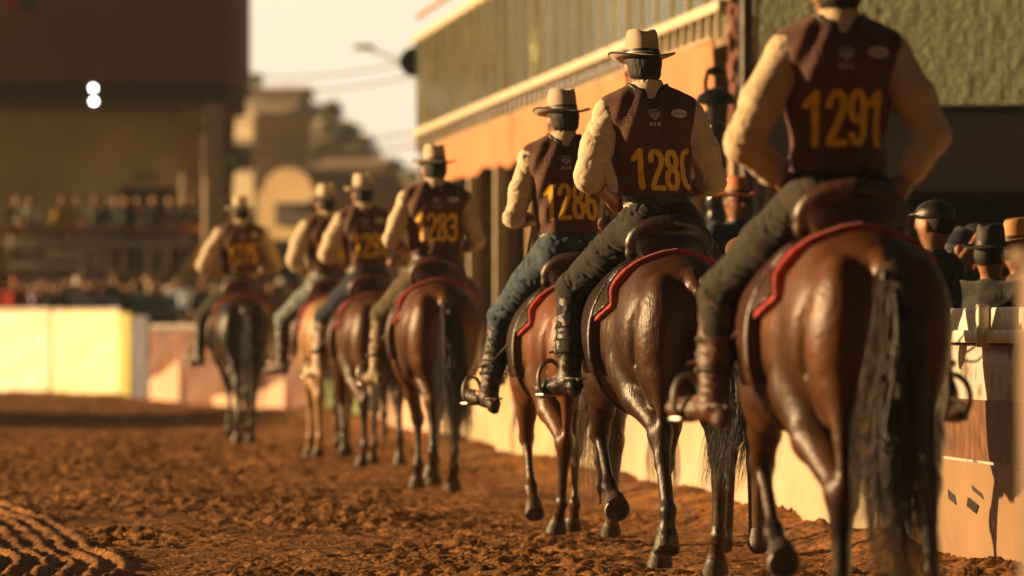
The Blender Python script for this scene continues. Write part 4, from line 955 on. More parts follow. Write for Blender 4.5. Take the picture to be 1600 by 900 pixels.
tr = n.new('ShaderNodeBsdfTransparent'); tr.inputs[0].default_value = (.93, .95, .76, 1); gs = n.new('ShaderNodeBsdfGlossy'); gs.inputs['Color'].default_value = (.9, .92, .75, 1); gs.inputs['Roughness'].default_value = .14
fr = n.new('ShaderNodeFresnel'); fr.inputs[0].default_value = 1.35; mxs = n.new('ShaderNodeMixShader'); ad = n.new('ShaderNodeMath'); ad.operation = 'ADD'; ad.inputs[1].default_value = .02; ad.use_clamp = True
tcx = n.new('ShaderNodeTexCoord'); gn = n.new('ShaderNodeTexNoise'); gn.inputs['Scale'].default_value = 1.4; l.new(tcx.outputs['Object'], gn.inputs[0]); gb = n.new('ShaderNodeBump'); gb.inputs['Strength'].default_value = .12; gb.inputs['Distance'].default_value = .05
l.new(gn.outputs[0], gb.inputs['Height']); l.new(gb.outputs[0], gs.inputs['Normal'])
l.new(fr.outputs[0], ad.inputs[0]); l.new(ad.outputs[0], mxs.inputs[0]); l.new(tr.outputs[0], mxs.inputs[1]); l.new(gs.outputs[0], mxs.inputs[2]); l.new(mxs.outputs[0], n['Material Output'].inputs[0])
np_ = 28; pw = FL/np_
for k in range(np_):
    y = k*pw; tl = rs.uniform(-.05, .05); yw_ = rs.uniform(-.008, .008)
    v, q = box(-.055, -.043, y+.03, y+pw-.03, 3.88, 5.04); v = v.copy(); v[:, 0] += (v[:, 2]-4.4)*tl*.3+(v[:, 1]-y-pw/2)*yw_
    obj('glass_panel', (v, q), gl, st)
    obj('glazing_post', box(-.075, -.025, y-.018, y+.018, 3.875, 5.045, .004), cream_p, st)
# pleated blinds hanging behind the glass, olive with sun bleached folds
for k in range(12):
    y0 = .2+k*FL/12; y1 = y0+FL/12*.93; m_ = 60; yy = np.linspace(y0, y1, m_); V = []
    for i, y in enumerate(yy):
        x = .10+.014*math.sin(y*9.5+k)+.02*math.sin(y*4.1+k*2)
        V += [(x, y, 3.79), (x+.01*math.sin(y*3), y, 5.03)]
    Q = [(2*i, 2*i+1, 2*i+3, 2*i+2) for i in range(m_-1)]
    V2 = [(v[0]+.006, v[1], v[2]) for v in V]; Q2 = [tuple(len(V)+j for j in q[::-1]) for q in Q]
    nb = len(V); rim = [(0, 2*m_-2, nb+2*m_-2, nb), ]
    obj('blind', (V+V2, Q+Q2), mat(['olive blind', 'sage blind', 'straw blind'][k % 3], [(.58, .62, .28), (.46, .56, .26), (.80, .76, .46)][k % 3], .8, .25, 1.5, stretch=(1, 8, .3)), st)
for k in range(56):
    y = k*FL/56+.2; obj('baluster', box(-.085, -.045, y-.025, y+.025, 3.56, 3.785), cream_p, st)
for k in range(10):
    y = .35+k*3.3; obj('column', box(.05, .27, y-.12, y+.12, -.1, 3.55, .015), tan_p, st)
    obj('column', box(-.20, -.06 if k else -.04, y+1.2, y+1.3, -.1, 3.0, .01), cream_p, st) if k % 3 != 1 else None
for k, (y, z) in enumerate(((2.6, 4.3), (6.0, 4.9), (10.5, 4.55), (15.2, 4.2), (20.5, 4.75), (25.5, 4.3), (8.2, 4.1))):  # glowing globes added for the bright reflected specks on the glass
    lp = thing('glint_globe', 'small round glint globe added behind the balcony glass, %s' % ['nearest the steel post', 'high above the second hat', 'over the orange banner bend', 'low above the bottom rail', 'above the round bay horse rider', 'farthest along the balcony', 'beside the bright reflection'][k], 'lamp', (SX(47)+.02-y*math.sin(AL), 47+y*math.cos(AL), z), 0, 'glint globes added behind the balcony glass')
    lp_m = MATS.get('glint glow') or emis('glint glow', (1, .86, .55), 22); MATS['glint glow'] = lp_m
    obj('globe', lathe([(.004, -.05), (.03, -.042), (.05, 0), (.03, .042), (.004, .05)], 12), lp_m, lp); obj('glint_stem', tube([(0, 0, .05), (0, 0, .30)], .008, 6), cream_p, lp)
# orange valance hung below the balcony, in sheets
def valance(y0, y1, k, lab):
    t = thing('valance_banner', lab, 'banner', (SX(47)-math.sin(AL)*y0, 47+math.cos(AL)*y0, 0), AL, 'orange banners below the balcony')
    n_ = int((y1-y0)/.12); V = []; zs = np.linspace(0, 1, 8)
    for i in range(n_+1):
        y = (y1-y0)*i/n_
        for u in zs:
            z = 3.55-u*(.54+.03*math.sin(y*1.3+k)+.02*math.sin(y*4)); x = -.14+.02*math.sin(y*2.2+u*2+k)+.03*u*math.sin(y*.9+k)
            V.append((x, y, z))
    a = len(V); V += [(v[0]+.012, v[1], v[2]) for v in V]; Q = []
    for i in range(n_):
        for j in range(7):
            b = i*8+j; Q += [(b, b+8, b+9, b+1), (a+b, a+b+1, a+b+9, a+b+8)]
    obj('cloth_sheet', (V, Q), mat('orange banner cloth', (.50, .20, .08), .7, .07, 1.5, .2, 12), t)
    obj('hem_cord', tube([(-.14, 0, 3.555), (-.14, y1-y0, 3.555)], .012, 6), cream_p, t)
for k, (a, b, lab) in enumerate(((.1, 7.9, 'orange banner below the balcony nearest the steel post'), (8.0, 16.8, 'orange banner right of the sharp rider in vest 128'), (16.9, 26.4, 'farthest orange banner, from the blue jeans rider to the olive jeans rider'))): valance(a, b, k, lab)
# red brown rolled curtain and steel mast at the near end of the balcony
rc_ = obj('rolled_curtain', (lambda vq: (vq[0]+normals(*[np.asarray(z) for z in vq])*(fbm(vq[0]*[30, 30, 9], 2)*.05)[:, None], vq[1]))(blob(chain([(0, 0, 0), (.02, 0, .5), (-.01, 0, .9), (.01, 0, 1.25)], [.05, .085, .07, .06], .03), .014)), mat('dark red bundled cloth', (.14, .03, .012), .7, .5, 20))
rc_.location = at(1152, 230, 46.2); tag(rc_, 'dark red bundled curtain tied beside the grey steel mast', 'curtain')
ms = thing('steel_mast', 'tall dark grey steel mast with a white cable at the balcony corner', 'mast', (at(1166, 519, 45.6).x, 45.6, 0), 0)
obj('tube', box(-.055, .055, -.05, .05, -.05, 7, .01), mat('dark grey mast paint', (.10, .10, .10), .4, .2, 6), ms); obj('white_cable', tube([(-.02, -.062, 0), (-.03, -.064, 3), (-.02, -.062, 7)], .011, 6), mat('white cable', (.7, .66, .58), .5), ms)
obj('side_rail', box(.07, .10, -.03, .03, 0, 7, .004), galv, ms)
# green stucco block
gb_ = thing('green_stucco_block', 'green roughcast wall block over the dark passage, upper right', 'building', (at(1181, 519, 47).x, 46.95, 0), R(-9.5))
stu = mat('green roughcast', (.60, .67, .44), .9, .0, 26, 1.0, 22, c2=(.40, .46, .26), lo=.30, hi=.46, detail=6)
def rough_panel(x1, z0, z1):
    nx, nz = int(x1/.03), int((z1-z0)/.03); X, Z = np.meshgrid(np.linspace(0, x1, nx), np.linspace(z0, z1, nz), indexing='ij')
    P = np.stack([X, Z, X*0], -1); d = np.clip(vnoise(P*[20, 14, 1])-.55, 0, 1)*.006+fbm(P*[34, 26, 1], 2)*.002
    V = np.stack([X, -d-.002, Z], -1).reshape(-1, 3); I = np.arange((nx-1)*(nz-1)); a = (I//(nz-1))*nz+I % (nz-1)
    return V, np.stack([a, a+nz, a+nz+1, a+1], 1)
obj('front_wall', rough_panel(5.0, 2.985, 6.2), stu, gb_)
obj('core', box(0, 9, .01, 7, 2.975, 7.5), stu, gb_)
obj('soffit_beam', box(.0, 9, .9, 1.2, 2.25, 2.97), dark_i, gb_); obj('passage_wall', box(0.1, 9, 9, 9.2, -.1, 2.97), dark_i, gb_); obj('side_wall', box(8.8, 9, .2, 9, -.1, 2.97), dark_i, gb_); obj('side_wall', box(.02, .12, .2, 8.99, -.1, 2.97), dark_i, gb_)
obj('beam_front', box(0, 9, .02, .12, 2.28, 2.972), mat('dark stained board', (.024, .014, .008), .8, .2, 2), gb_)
glow = emis('painted sun glow', (1.0, .58, .22), 1.1)  # emissive panels paint sunlight into the passage slits
for px, w_ in ((1521, .07), (1559, .09)): p = at(px, 340, 55.8); obj('sun_glow_panel', box(p.x-gb_.location.x-w_, p.x-gb_.location.x+w_, 8.9, 8.96, 1.95, 2.33), glow, gb_)
# black iron lamp standard
il = thing('iron_lamp_standard', 'black ornate iron lamp standard with a domed cap and loop handle', 'lamp post', (at(1119, 519, 40).x, 40, 0), 0)
bm_ = mat('glossy black iron', (.012, .011, .010), .18, .3, 10, .1, 60, spec=.8)
def up(prof, n=24): return lathe(prof, n)
col = [(.12, 0), (.12, .25), (.08, .32), (.07, .6)]
for k in range(16): z = .62+k*.125; col += [(.062, z), (.072+.006*(k % 2), z+.045), (.062, z+.09)]
obj('column', up(col), bm_, il)
obj('dome_cap', up([(.06, 2.60), (.07, 2.715), (.15, 2.725), (.155, 2.74), (.125, 2.79), (.07, 2.825), (.03, 2.84), (.005, 2.845)]), bm_, il)
obj('loop_handle', tube([(-.07, 0, 2.80), (-.075, 0, 2.88), (-.055, 0, 2.96), (0, 0, 2.985), (.055, 0, 2.96), (.075, 0, 2.88), (.07, 0, 2.80)], .016, 8), bm_, il)
obj('lantern_head', box(-.045, .045, -.03, .03, 2.925, 2.975, .012), bm_, il)
for s in (-1, 1):
    obj('scroll', tube([(s*(.07+.05*math.sin(a)), 0, 1.0+.10*a) for a in np.linspace(0, 6.5, 22)], .012, 6), bm_, il)
for k in range(10): a = k*1.3; obj('knob', blob([ell((.075*math.cos(a)-.04, -.08, .95+k*.075), (.030, .026, .030))], .008), mat('tarnished brass knob', (.20, .16, .06), .2, .3, 10, metal=.9), il)

# ------------------------------------------------------------------ LEFT STAND
D0 = 118.0
S_ = D0/FPX
ls = thing('covered_stand', 'large dark covered stand filling the upper left', 'grandstand', (at(15, 519, D0).x, D0, 0), 0)
lx = lambda px: (px-15)*S_
lz = lambda py: CAMZ-(py-519)*S_
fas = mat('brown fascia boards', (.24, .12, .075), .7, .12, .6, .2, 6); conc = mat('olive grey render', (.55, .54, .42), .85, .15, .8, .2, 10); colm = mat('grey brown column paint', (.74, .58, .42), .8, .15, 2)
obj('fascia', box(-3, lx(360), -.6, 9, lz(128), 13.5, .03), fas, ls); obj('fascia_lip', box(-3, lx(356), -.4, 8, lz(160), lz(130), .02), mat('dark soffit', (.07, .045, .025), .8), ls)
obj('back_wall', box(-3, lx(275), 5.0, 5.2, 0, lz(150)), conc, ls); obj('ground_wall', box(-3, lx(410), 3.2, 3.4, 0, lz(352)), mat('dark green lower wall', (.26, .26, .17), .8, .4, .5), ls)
obj('inner_column', box(lx(275), lx(303), 1.6, 2.1, 0, lz(140), .02), colm, ls); obj('inner_column', box(lx(288), lx(300), 3.6, 4.1, 0, lz(140), .02), colm, ls); obj('corner_column', box(lx(318), lx(349), -.2, .3, 0, lz(130), .03), colm, ls)
obj('side_parapet', box(lx(268), lx(349), 4.9, 5.0, 2.3, lz(300)), conc, ls)
obj('gallery_parapet', box(-3, lx(318), 0, .15, lz(366), lz(353), .01), mat('reddish brown parapet board', (.30, .13, .05), .7, .2, 2), ls)
obj('gallery_floor', box(-3, lx(318), .15, 5, 2.2, 2.32), slab_m, ls)
obj('gallery_rail', box(-3, lx(300), -.05, 0, lz(386), lz(373), .01), galv, ls)
obj('doorway', box(lx(165), lx(252), 4.9, 4.99, 2.32, lz(283)), mat('black doorway', (.012, .008, .006), .8), ls); obj('door_frame', box(lx(160), lx(257), 4.93, 4.97, lz(283), lz(279)), colm, ls)
obj('notice_board', box(lx(192), lx(222), 4.9, 4.97, lz(278), lz(260)), mat('pale notice', (.32, .29, .22), .7), ls)
for a, b, c, d in ((15, 62, 388, 371), (75, 150, 404, 392), (15, 150, 419, 411), (134, 150, 419, 392)): obj('pale_rail', box(lx(a), lx(b), -.3, -.22, lz(c), lz(d), .01), mat('pale rail paint', (.80, .76, .62), .6), ls)
for px in (190, 230, 262): obj('lower_post', box(lx(px)-.03, lx(px)+.03, .3, .36, 0, lz(386)), colm, ls)
obj('stair_stringer', xf(box(-.08, .08, -.05, .05, 0, 1.9), Matrix.Translation((lx(262), .2, lz(455)))@Matrix.Rotation(R(38), 4, 'Y')), mat('tan stair stringer', (.28, .21, .12), .7), ls)
for k, (px, py) in enumerate(((145.5, 137.5), (146.5, 158.5))):
    f = thing('flood_lamp', ['upper of two bright white lamps under the left stand roof', 'lower of two bright white lamps under the left stand roof'][k], 'lamp', at(px, py, D0-2.2), 0, 'twin lamps under the left stand roof')
    obj('lamp_glass', xf(lathe([(.004, .0), (.045, .0), (.045, .02), (.004, .021)], 20), Matrix.Rotation(R(90), 4, 'X')), MATS.get('wl') or MATS.setdefault('wl', emis('white lamp', (1, .98, .92), 12)), f)
    obj('lamp_housing', xf(lathe([(.004, -.09), (.05, -.085), (.09, -.03), (.09, -.002), (.004, -.001)], 20), Matrix.Rotation(R(90), 4, 'X')), blackl_m, f); obj('hanger', tube([(0, .05, .02), (0, .05, .11 if k else .35)], .012, 6), blackl_m, f)
sg = thing('corner_sign', 'small red and green sign on the stand fascia, top left corner', 'sign', at(18, 4, D0-.8), 0)
obj('red_face', box(-.12, .12, -.02, 0, -.1, .25), mat('red sign paint', (.6, .03, .02), .5), sg); obj('green_face', box(.12, .5, -.02, 0, -.14, .2), mat('green sign paint', (.03, .07, .03), .6), sg)

# ------------------------------------------------------------------ SPECTATORS
def simple_person(pose, headwear, res=.022, h=1.72):
    """standing figure facing the arena (-Y before turning); returns meshes by part"""
    A = []; S = []; T = []
    A += [ell((0, 0, 1.60), (.076, .094, .112), .03), cone((0, 0, 1.42), (0, .0, 1.55), .055, .05, .03), ell((0, -.095, 1.59), (.014, .02, .02), .01), ell((0, 0, 1.25), (.15, .10, .22), .05),
          ell((.078, 0, 1.6), (.01, .02, .03), .01), ell((-.078, 0, 1.6), (.01, .02, .03), .01)]
    arms = {'stand': (((-.27, .02, 1.14), (-.26, -.12, .93)), ((.27, .02, 1.14), (.26, -.12, .93))),
            'raise': (((-.30, -.12, 1.38), (-.14, -.25, 1.62)), ((.27, -.05, 1.14), (.18, -.28, 1.12))),
            'lean': (((-.28, -.12, 1.16), (-.12, -.34, 1.10)), ((.28, -.12, 1.16), (.12, -.34, 1.10))),
            'shade': (((-.38, -.05, 1.46), (-.13, -.13, 1.66)), ((.27, -.02, 1.14), (.24, -.16, .95)))}[pose]
    for s, (el, wr) in zip((-1, 1), arms):
        sh = (s*.185, 0, 1.40); el = np.array(el); wr = np.array(wr); f = (wr-el)/np.linalg.norm(wr-el)
        A += [cone(sh, el, .045, .038, .02), cone(el, wr, .038, .027, .02), cone(wr, wr+f*.08, .03, .032, .015)]
        for k in range(4): q = wr+f*.08+np.array([(k-1.5)*.018, 0, 0]); A.append(cone(q, q+f*(.05+.01*(k in (1, 2))), .010, .008, .004))
        A.append(cone(wr+f*.02, wr+f*.05+np.array([-s*.04, 0, .01]), .012, .009, .006))
        S += [cone(sh, el, .062, .056, .03), cone(el, el+(wr-el)*.15, .055, .05, .01)]
        A += [cone((s*.09, 0, .92), (s*.10, 0, .50), .07, .05, .03), cone((s*.10, 0, .5), (s*.10, .01, .08), .05, .035, .02), cone((s*.10, .0, .05), (s*.11, -.15, .03), .04, .03, .02)]
        T += [cone((s*.09, 0, .93), (s*.10, 0, .50), .098, .07, .04), cone((s*.10, 0, .5), (s*.10, .01, .07), .07, .055, .02)]
    S += [ell((0, 0, 1.27), (.175, .12, .21), .05), cone((0, 0, 1.2), (0, 0, .95), .155, .155, .05, (0, 1, 0, .72)), cone((-.15, 0, 1.41), (.15, 0, 1.41), .06, .06, .04), cone((0, 0, 1.42), (0, 0, 1.46), .075, .065, .02)]
    T += [ell((0, 0, .95), (.165, .125, .12), .05)]
    V, Q = blob(S, res); V = V+normals(V, Q)*((1-np.abs(fbm(V*[9, 9, 14], 2))*3)*.007)[:, None]
    out = {'skin': blob(A, res*.8), 'top': (V, Q), 'trousers': blob(T, res)}
    out['shoes_left'] = blob([cone((-.10, .03, .05), (-.115, -.15, .045), .055, .045, .03), cone((-.10, .01, .12), (-.10, .02, .05), .058, .055, .03)], res)
    out['shoes_right'] = blob([cone((.10, .03, .05), (.115, -.15, .045), .055, .045, .03), cone((.10, .01, .12), (.10, .02, .05), .058, .055, .03)], res)
    out['hair'] = blob([ell((0, .022, 1.615), (.081, .092, .085), .01), cut(ell((0, -.10, 1.57), (.12, .095, .14), .02)), cut(ell((0, 0, 1.50), (.2, .2, .045), .01))], res*.6)
    if headwear == 'hair': out['hair'] = blob([ell((0, .015, 1.63), (.083, .100, .105), .01), cut(ell((0, -.10, 1.57), (.11, .085, .13), .02))], res*.6)
    elif headwear == 'long': out['hair'] = blob([ell((0, .015, 1.63), (.086, .100, .105), .03), cone((0, .06, 1.58), (0, .07, 1.38), .08, .06, .03), cut(ell((0, -.10, 1.57), (.10, .085, .13), .02))], res*.6)
    elif headwear == 'cap': out['cap'] = blob([ell((0, .012, 1.655), (.086, .102, .072), .01), cone((-.03, -.08, 1.655), (-.025, -.155, 1.640), .035, .026, .02, (0, 0, 1, .3)), cone((.03, -.08, 1.655), (.025, -.155, 1.640), .035, .026, .02, (0, 0, 1, .3)), ell((0, .012, 1.728), (.012, .012, .008), .005), cut(ell((0, 0, 1.56), (.16, .18, .075), .01))], res*.6)
    else:
        v = hat_mesh(Vector((0, 0, 1.655)), math.pi, 0); out['hat'] = v[0]; out['_band'] = v[1]
    return out
PM = {}
def place_person(pose, head, loc, rz, label, group, colours, res=.022, key=None, scale=1.0):
    k = (pose, head, res); src = PM.get(k)
    if src is None: src = PM[k] = {n_: mesh_from(v[0], v[1], True, n_) for n_, v in simple_person(pose, head, res).items()}
    t = thing('person', label, 'person', loc, rz, group); t.scale = (scale,)*3
    for n_, me in src.items():
        m2 = me.copy(); m2.materials.clear(); o = bpy.data.objects.new({'skin': 'body', '_band': 'hat_band', 'shoes_left': 'shoe', 'shoes_right': 'shoe'}.get(n_, n_), m2); COL.objects.link(o); o.parent = t
        m2.materials.append(colours.get(n_) or {'skin': skin_m, 'hair': dhair_m, 'trousers': jean_dk, 'hat': felt_m, '_band': band_m, 'cap': blackl_m, 'shoes_left': boot_dk, 'shoes_right': boot_dk}[n_])
    return t
COLS = {'lilac': (.45, .42, .60), 'dark green': (.03, .05, .03), 'black': (.02, .018, .016), 'white': (.80, .76, .70), 'red': (.45, .03, .02), 'grey': (.16, .15, .14), 'brown': (.11, .055, .03), 'pale blue': (.42, .50, .64), 'maroon': (.13, .02, .02), 'cream': (.50, .42, .30), 'navy': (.02, .025, .05), 'pink': (.55, .28, .24), 'teal': (.14, .28, .27), 'mustard': (.45, .30, .04)}
CM = {k: cloth(k+' shirt cloth', v) for k, v in COLS.items()}
ris = obj('standing_step', box(-16, -.6, 112.5, 117.4, -.1, .48), slab_m, None, False); tag(ris, 'long low concrete step the left crowd stands on', 'step')
HT = [mat('straw hat felt', (.5, .40, .24), .8), mat('white hat felt', (.62, .58, .50), .8), mat('brown hat felt', (.14, .06, .025), .7)]
crowd = [(24, 'red', 'stand', 'cap'), (40, 'lilac', 'lean', 'hair'), (57, 'pale blue', 'raise', 'hair'), (66, 'brown', 'shade', 'hair'), (82, 'black', 'raise', 'long'), (94, 'dark green', 'stand', 'hat'), (108, 'maroon', 'lean', 'hair'),
         (122, 'white', 'stand', 'cap'), (138, 'brown', 'raise', 'hair'), (152, 'pink', 'shade', 'long'), (168, 'lilac', 'lean', 'hair'), (181, 'black', 'stand', 'hat'), (196, 'cream', 'raise', 'hair'), (208, 'maroon', 'stand', 'long'),
         (222, 'teal', 'shade', 'hair'), (236, 'white', 'lean', 'hat'), (250, 'black', 'stand', 'hair'), (262, 'teal', 'raise', 'hair'), (276, 'lilac', 'lean', 'long'), (291, 'pale blue', 'shade', 'hair'), (303, 'navy', 'stand', 'cap'),
         (318, 'grey', 'stand', 'hair'), (336, 'brown', 'lean', 'hair'), (405, 'grey', 'stand', 'cap'), (425, 'black', 'lean', 'hair'), (440, 'cream', 'stand', 'hat'), (455, 'maroon', 'stand', 'hair'), (470, 'navy', 'lean', 'long'), (488, 'dark green', 'stand', 'hair')]
WEAR = {'hair': 'short hair', 'long': 'long hair', 'cap': 'a cap', 'hat': 'a brimmed hat'}
DOING = {'stand': 'standing', 'raise': 'raising a hand', 'lean': 'leaning forward', 'shade': 'shading the eyes'}
rs = np.random.RandomState(11)
for k, (px, c_, pose, hd) in enumerate(crowd):
    D = 113.2+rs.rand()*1.2; 
    side = 'left of the leading rider' if px < 300 else 'right of the leading rider' if px > 380 else 'behind the leading rider'
    over = 'over the pink barrier' if px < 82 else 'over the yellow barrier' if px < 230 else 'over the brown barrier'
    p = at(px, 519, D); place_person(pose, hd, (p.x, D, .48-rs.rand()*.12), rs.uniform(-.5, .5), f'spectator in {c_} shirt with {WEAR[hd]} {DOING[pose]} {over}', 'crowd behind the left barrier',
        {'top': CM[c_], 'hat': HT[k % 3], 'cap': [CM['red'], CM['white'], CM['navy']][k % 3]}, scale=rs.uniform(.95, 1.03))
ORD = 'first second third fourth fifth sixth seventh eighth ninth tenth eleventh twelfth thirteenth fourteenth fifteenth sixteenth seventeenth eighteenth nineteenth twentieth twenty-first twenty-second twenty-third last'.split()
for k in range(13):
    px = 26+k*23+rs.uniform(-4, 4); c_ = ['brown', 'navy', 'grey', 'dark green', 'black', 'maroon', 'teal'][(k*3) % 7]; pose = ['stand', 'lean', 'raise', 'stand'][k % 4]; hd = ['hair', 'cap', 'long', 'hair', 'hat'][k % 5]
    D = 115.6+rs.rand()*1.3; p = at(px, 519, D)
    place_person(pose, hd, (p.x, D, .48), rs.uniform(-.6, .6), f'{ORD[k] if k < 12 else ORD[-1]} from the left in the shaded back row of the left crowd, wearing {c_}', 'shaded second row of the left crowd', {'top': CM[c_], 'hat': HT[k % 3], 'cap': CM['black']})
gal = [(27, 'black'), (48, 'grey'), (100, 'mustard'), (124, 'white'), (150, 'black'), (181, 'maroon'), (196, 'dark green'), (216, 'red'), (240, 'black'), (266, 'grey'), (286, 'navy'), (303, 'black')]
for k, (px, c_) in enumerate(gal):
    D = D0+.8+rs.rand(); p = at(px, 519, D); hd = ['hair', 'cap', 'long', 'hair'][k % 4]; pose = ['stand', 'lean'][k % 2]
    place_person(pose, hd, (p.x, D, 2.32), rs.uniform(-.5, .5), f'{["first", "second", "third", "fourth", "fifth", "sixth", "seventh", "eighth", "ninth", "tenth", "eleventh", "last"][k]} person from the left on the stand gallery, in {c_}', 'people on the left gallery', {'top': CM[c_]}, scale=.97)
# people behind the right hand barrier
stp = obj('wooden_riser', box(1.35, 2.3, 37.3, 39.0, -.1, .36, .01), wood, None); tag(stp, 'low wooden riser under the man in the rust hat', 'riser')
q = place_person('stand', 'hat', (at(1151, 519, 38).x, 38, .38), R(28), 'man in rust hat and denim jacket with sunglasses between the two nearest riders', None, {'top': cloth('denim jacket', (.030, .045, .065), .3), 'hat': mat('rust brown felt', (.46, .14, .03), .6, .2, 12, .2, 200)}, .012)
obj('sunglasses', merge([blob([ell((s*.032, -.098, 1.615), (.026, .010, .017), .004)], .005) for s in (-1, 1)]+[tube([(-.08, -.02, 1.62), (-.06, -.10, 1.62), (0, -.108, 1.622), (.06, -.10, 1.62), (.08, -.02, 1.62)], .004, 6)]), blackl_m, q)
place_person('lean', 'cap', (at(1458, 519, 29.7).x, 29.7, -.02), R(-120), 'person in a black cap leaning forward behind the white ledge, beside the nearest horse', None, {'top': CM['black'], 'cap': blackl_m}, .010, scale=1.06)
place_person('shade', 'cap', (at(1503, 519, 31.8).x, 31.8, -.02), R(70), 'person in a dark cap and dark green top raising a hand behind the ledge', None, {'top': CM['dark green'], 'cap': CM['navy']}, .012, scale=1.0)
place_person('lean', 'hat', (at(1548, 519, 30.3).x, 30.3, -.05), R(150), 'person in a wide black hat and charcoal shirt turned away behind the ledge', None, {'top': cloth('charcoal shirt', (.035, .034, .03)), 'hat': mat('black hat felt', (.02, .015, .012), .7)}, .012, scale=.98)
place_person('stand', 'hair', (at(1526, 519, 33.0).x, 33.0, .02), R(35), 'bare headed person in maroon behind the two hatted people at the ledge', None, {'top': CM['maroon']}, .012)
place_person('stand', 'hat', (at(1594, 519, 30.6).x, 30.6, -.05), R(110), 'person in an orange lit tan hat at the right edge behind the ledge', None, {'top': CM['brown'], 'hat': mat('tan orange felt', (.45, .22, .06), .7)}, .012)
# walking steward seen between the two nearest horses (only the trousers and boots show)
place_person('stand', 'cap', (at(1158, 519, 29.0).x, 29.0, .0), R(170), 'steward in brown trousers at the barrier between the two nearest horses', None, {'top': CM['brown'], 'trousers': cloth('brown work trousers', (.10, .05, .025)), 'cap': CM['brown']}, .014, scale=.93)

# ------------------------------------------------------------------ BACKGROUND TOWN, HILL, TREES, CABLES
def hill():
    nx, ny = 90, 30; xs = np.linspace(-60, 60, nx); ys = np.linspace(330, 620, ny); X, Y = np.meshgrid(xs, ys)
    U = X/Y*350
    sm = lambda q: np.clip(q, 0, 1)**2*(3-2*np.clip(q, 0, 1))
    pk_ = 14.2*sm((U+24)/5)*sm((-6.2-U)/7.5)+1.6*np.exp(-((U+16)/2.5)**2)+3.5*np.exp(-((U+3)/5)**2)+6*np.exp(-((U+32)/9)**2)+4*np.exp(-((U-10)/12)**2)
    Z = -1+pk_*np.clip((Y-330)/60, 0, 1)*(1+fbm(np.stack([X, Y, X*0], -1)*.12, 3)*.18)
    V = np.stack([X, Y, Z], -1).reshape(-1, 3); I = np.arange((ny-1)*(nx-1)); a = (I//(nx-1))*nx+I % (nx-1); return V, np.stack([a, a+1, a+nx+1, a+nx], 1)
hl = obj('hill', hill(), mat('scrub covered hillside', (.60, .56, .42), .95, .4, .12)); hl['kind'] = 'structure'
wallc = {'cream': mat('cream render', (.70, .60, .42), .85, .12, .3), 'grey': mat('grey render', (.58, .54, .44), .85, .15, .3), 'ochre': mat('ochre render', (.55, .43, .26), .85, .15, .3), 'pale': mat('pale render', (.58, .52, .40), .85, .1, .3)}
roofm = mat('weathered roof tiles', (.28, .21, .15), .85, .3, 1.0); winm = mat('dark window pane', (.03, .028, .025), .15, .2)
def house(px0, px1, pyt, D, depth, c_, label, roof='gable', rows=2, cols=4, pyb=519):
    a = at(px0, pyt, D); b = at(px1, pyt, D); W = b.x-a.x; Hh_ = a.z; t = thing('house', label, 'house', (a.x, D, 0), R(-16-(px0*7 % 12)), 'houses on the hill behind the arena')
    z0 = -1; obj('walls', box(0, W, 0, depth, z0, Hh_), wallc[c_], t)
    W_ = W
    if roof == 'gable':
        V = [(-.3, -.4, Hh_), (W+.3, -.4, Hh_), (W+.3, depth+.4, Hh_), (-.3, depth+.4, Hh_), (-.3, depth/2, Hh_+W*.16), (W+.3, depth/2, Hh_+W*.16)]
        obj('roof', (V, [(0, 1, 5, 4), (2, 3, 4, 5), (0, 4, 3), (1, 2, 5), (0, 3, 2, 1)]), roofm, t, False)
    else: obj('parapet', box(-.15, W+.15, -.15, depth+.15, Hh_, Hh_+.35), wallc[c_], t)
    for r_ in range(rows):
        for k in range(cols):
            x = W*(k+.5)/cols; z = Hh_-1.5-r_*2.8; o = obj('window', box(x-.5, x+.5, -.06, -.01, z-.7, z+.6), wallc['pale'], t); obj('pane', box(x-.42, x+.42, -.09, -.065, z-.62, z+.52), winm, o)
    return t
house(346, 402, 188, 240, 5, 'cream', 'tall cream house with a plain face left of the hill', 'flat', 3, 2)
house(356, 450, 178, 345, 4, 'pale', 'pale house with a wide roof at the hilltop', 'gable', 2, 4)
house(372, 470, 150, 372, 3, 'grey', 'grey house on the hill summit below the water tank', 'gable', 2, 4)
house(440, 520, 196, 352, 3, 'grey', 'long grey house right of the summit', 'flat', 2, 5)
house(480, 560, 222, 338, 3, 'ochre', 'ochre house on the lower right slope of the hill', 'gable', 2, 4)
house(400, 490, 232, 300, 3, 'grey', 'shaded grey house halfway down the hill', 'gable', 2, 4)
house(500, 600, 262, 290, 3, 'grey', 'low grey house at the foot of the hill', 'gable', 1, 4)
house(575, 660, 296, 230, 3, 'ochre', 'low brown ochre shed roof behind the rider in vest 1283', 'gable', 1, 3)
tk = thing('water_tank', 'dark water tank standing on the hill summit', 'water tank', at(400, 132, 380), 0); obj('drum', lathe([(.01, 0), (.42, 0), (.42, .75), (.01, .80)], 16), mat('dark tank', (.05, .05, .05), .6), tk); obj('tank_stand', box(-.35, .35, -.35, .35, -3.2, 0), wallc['grey'], tk)
ar = thing('arched_pavilion', 'cream pavilion with a curved gable and dark shop opening behind the riders', 'building', (at(402, 519, 180).x, 180, 0), R(-24))
W = at(520, 0, 180).x-at(402, 0, 180).x; zt = at(0, 300, 180).z
arc_ = [(W*.08, zt)]+[(W*.45-W*.37*math.cos(a), zt+.75*math.sin(a)) for a in np.linspace(0, math.pi, 16)]+[(W*.82, zt)]
Vf = [(0, 0, 0), (W, 0, 0), (W, 0, zt)]+[(x, 0, z) for x, z in arc_[::-1]]+[(0, 0, zt)]; m_ = len(Vf)
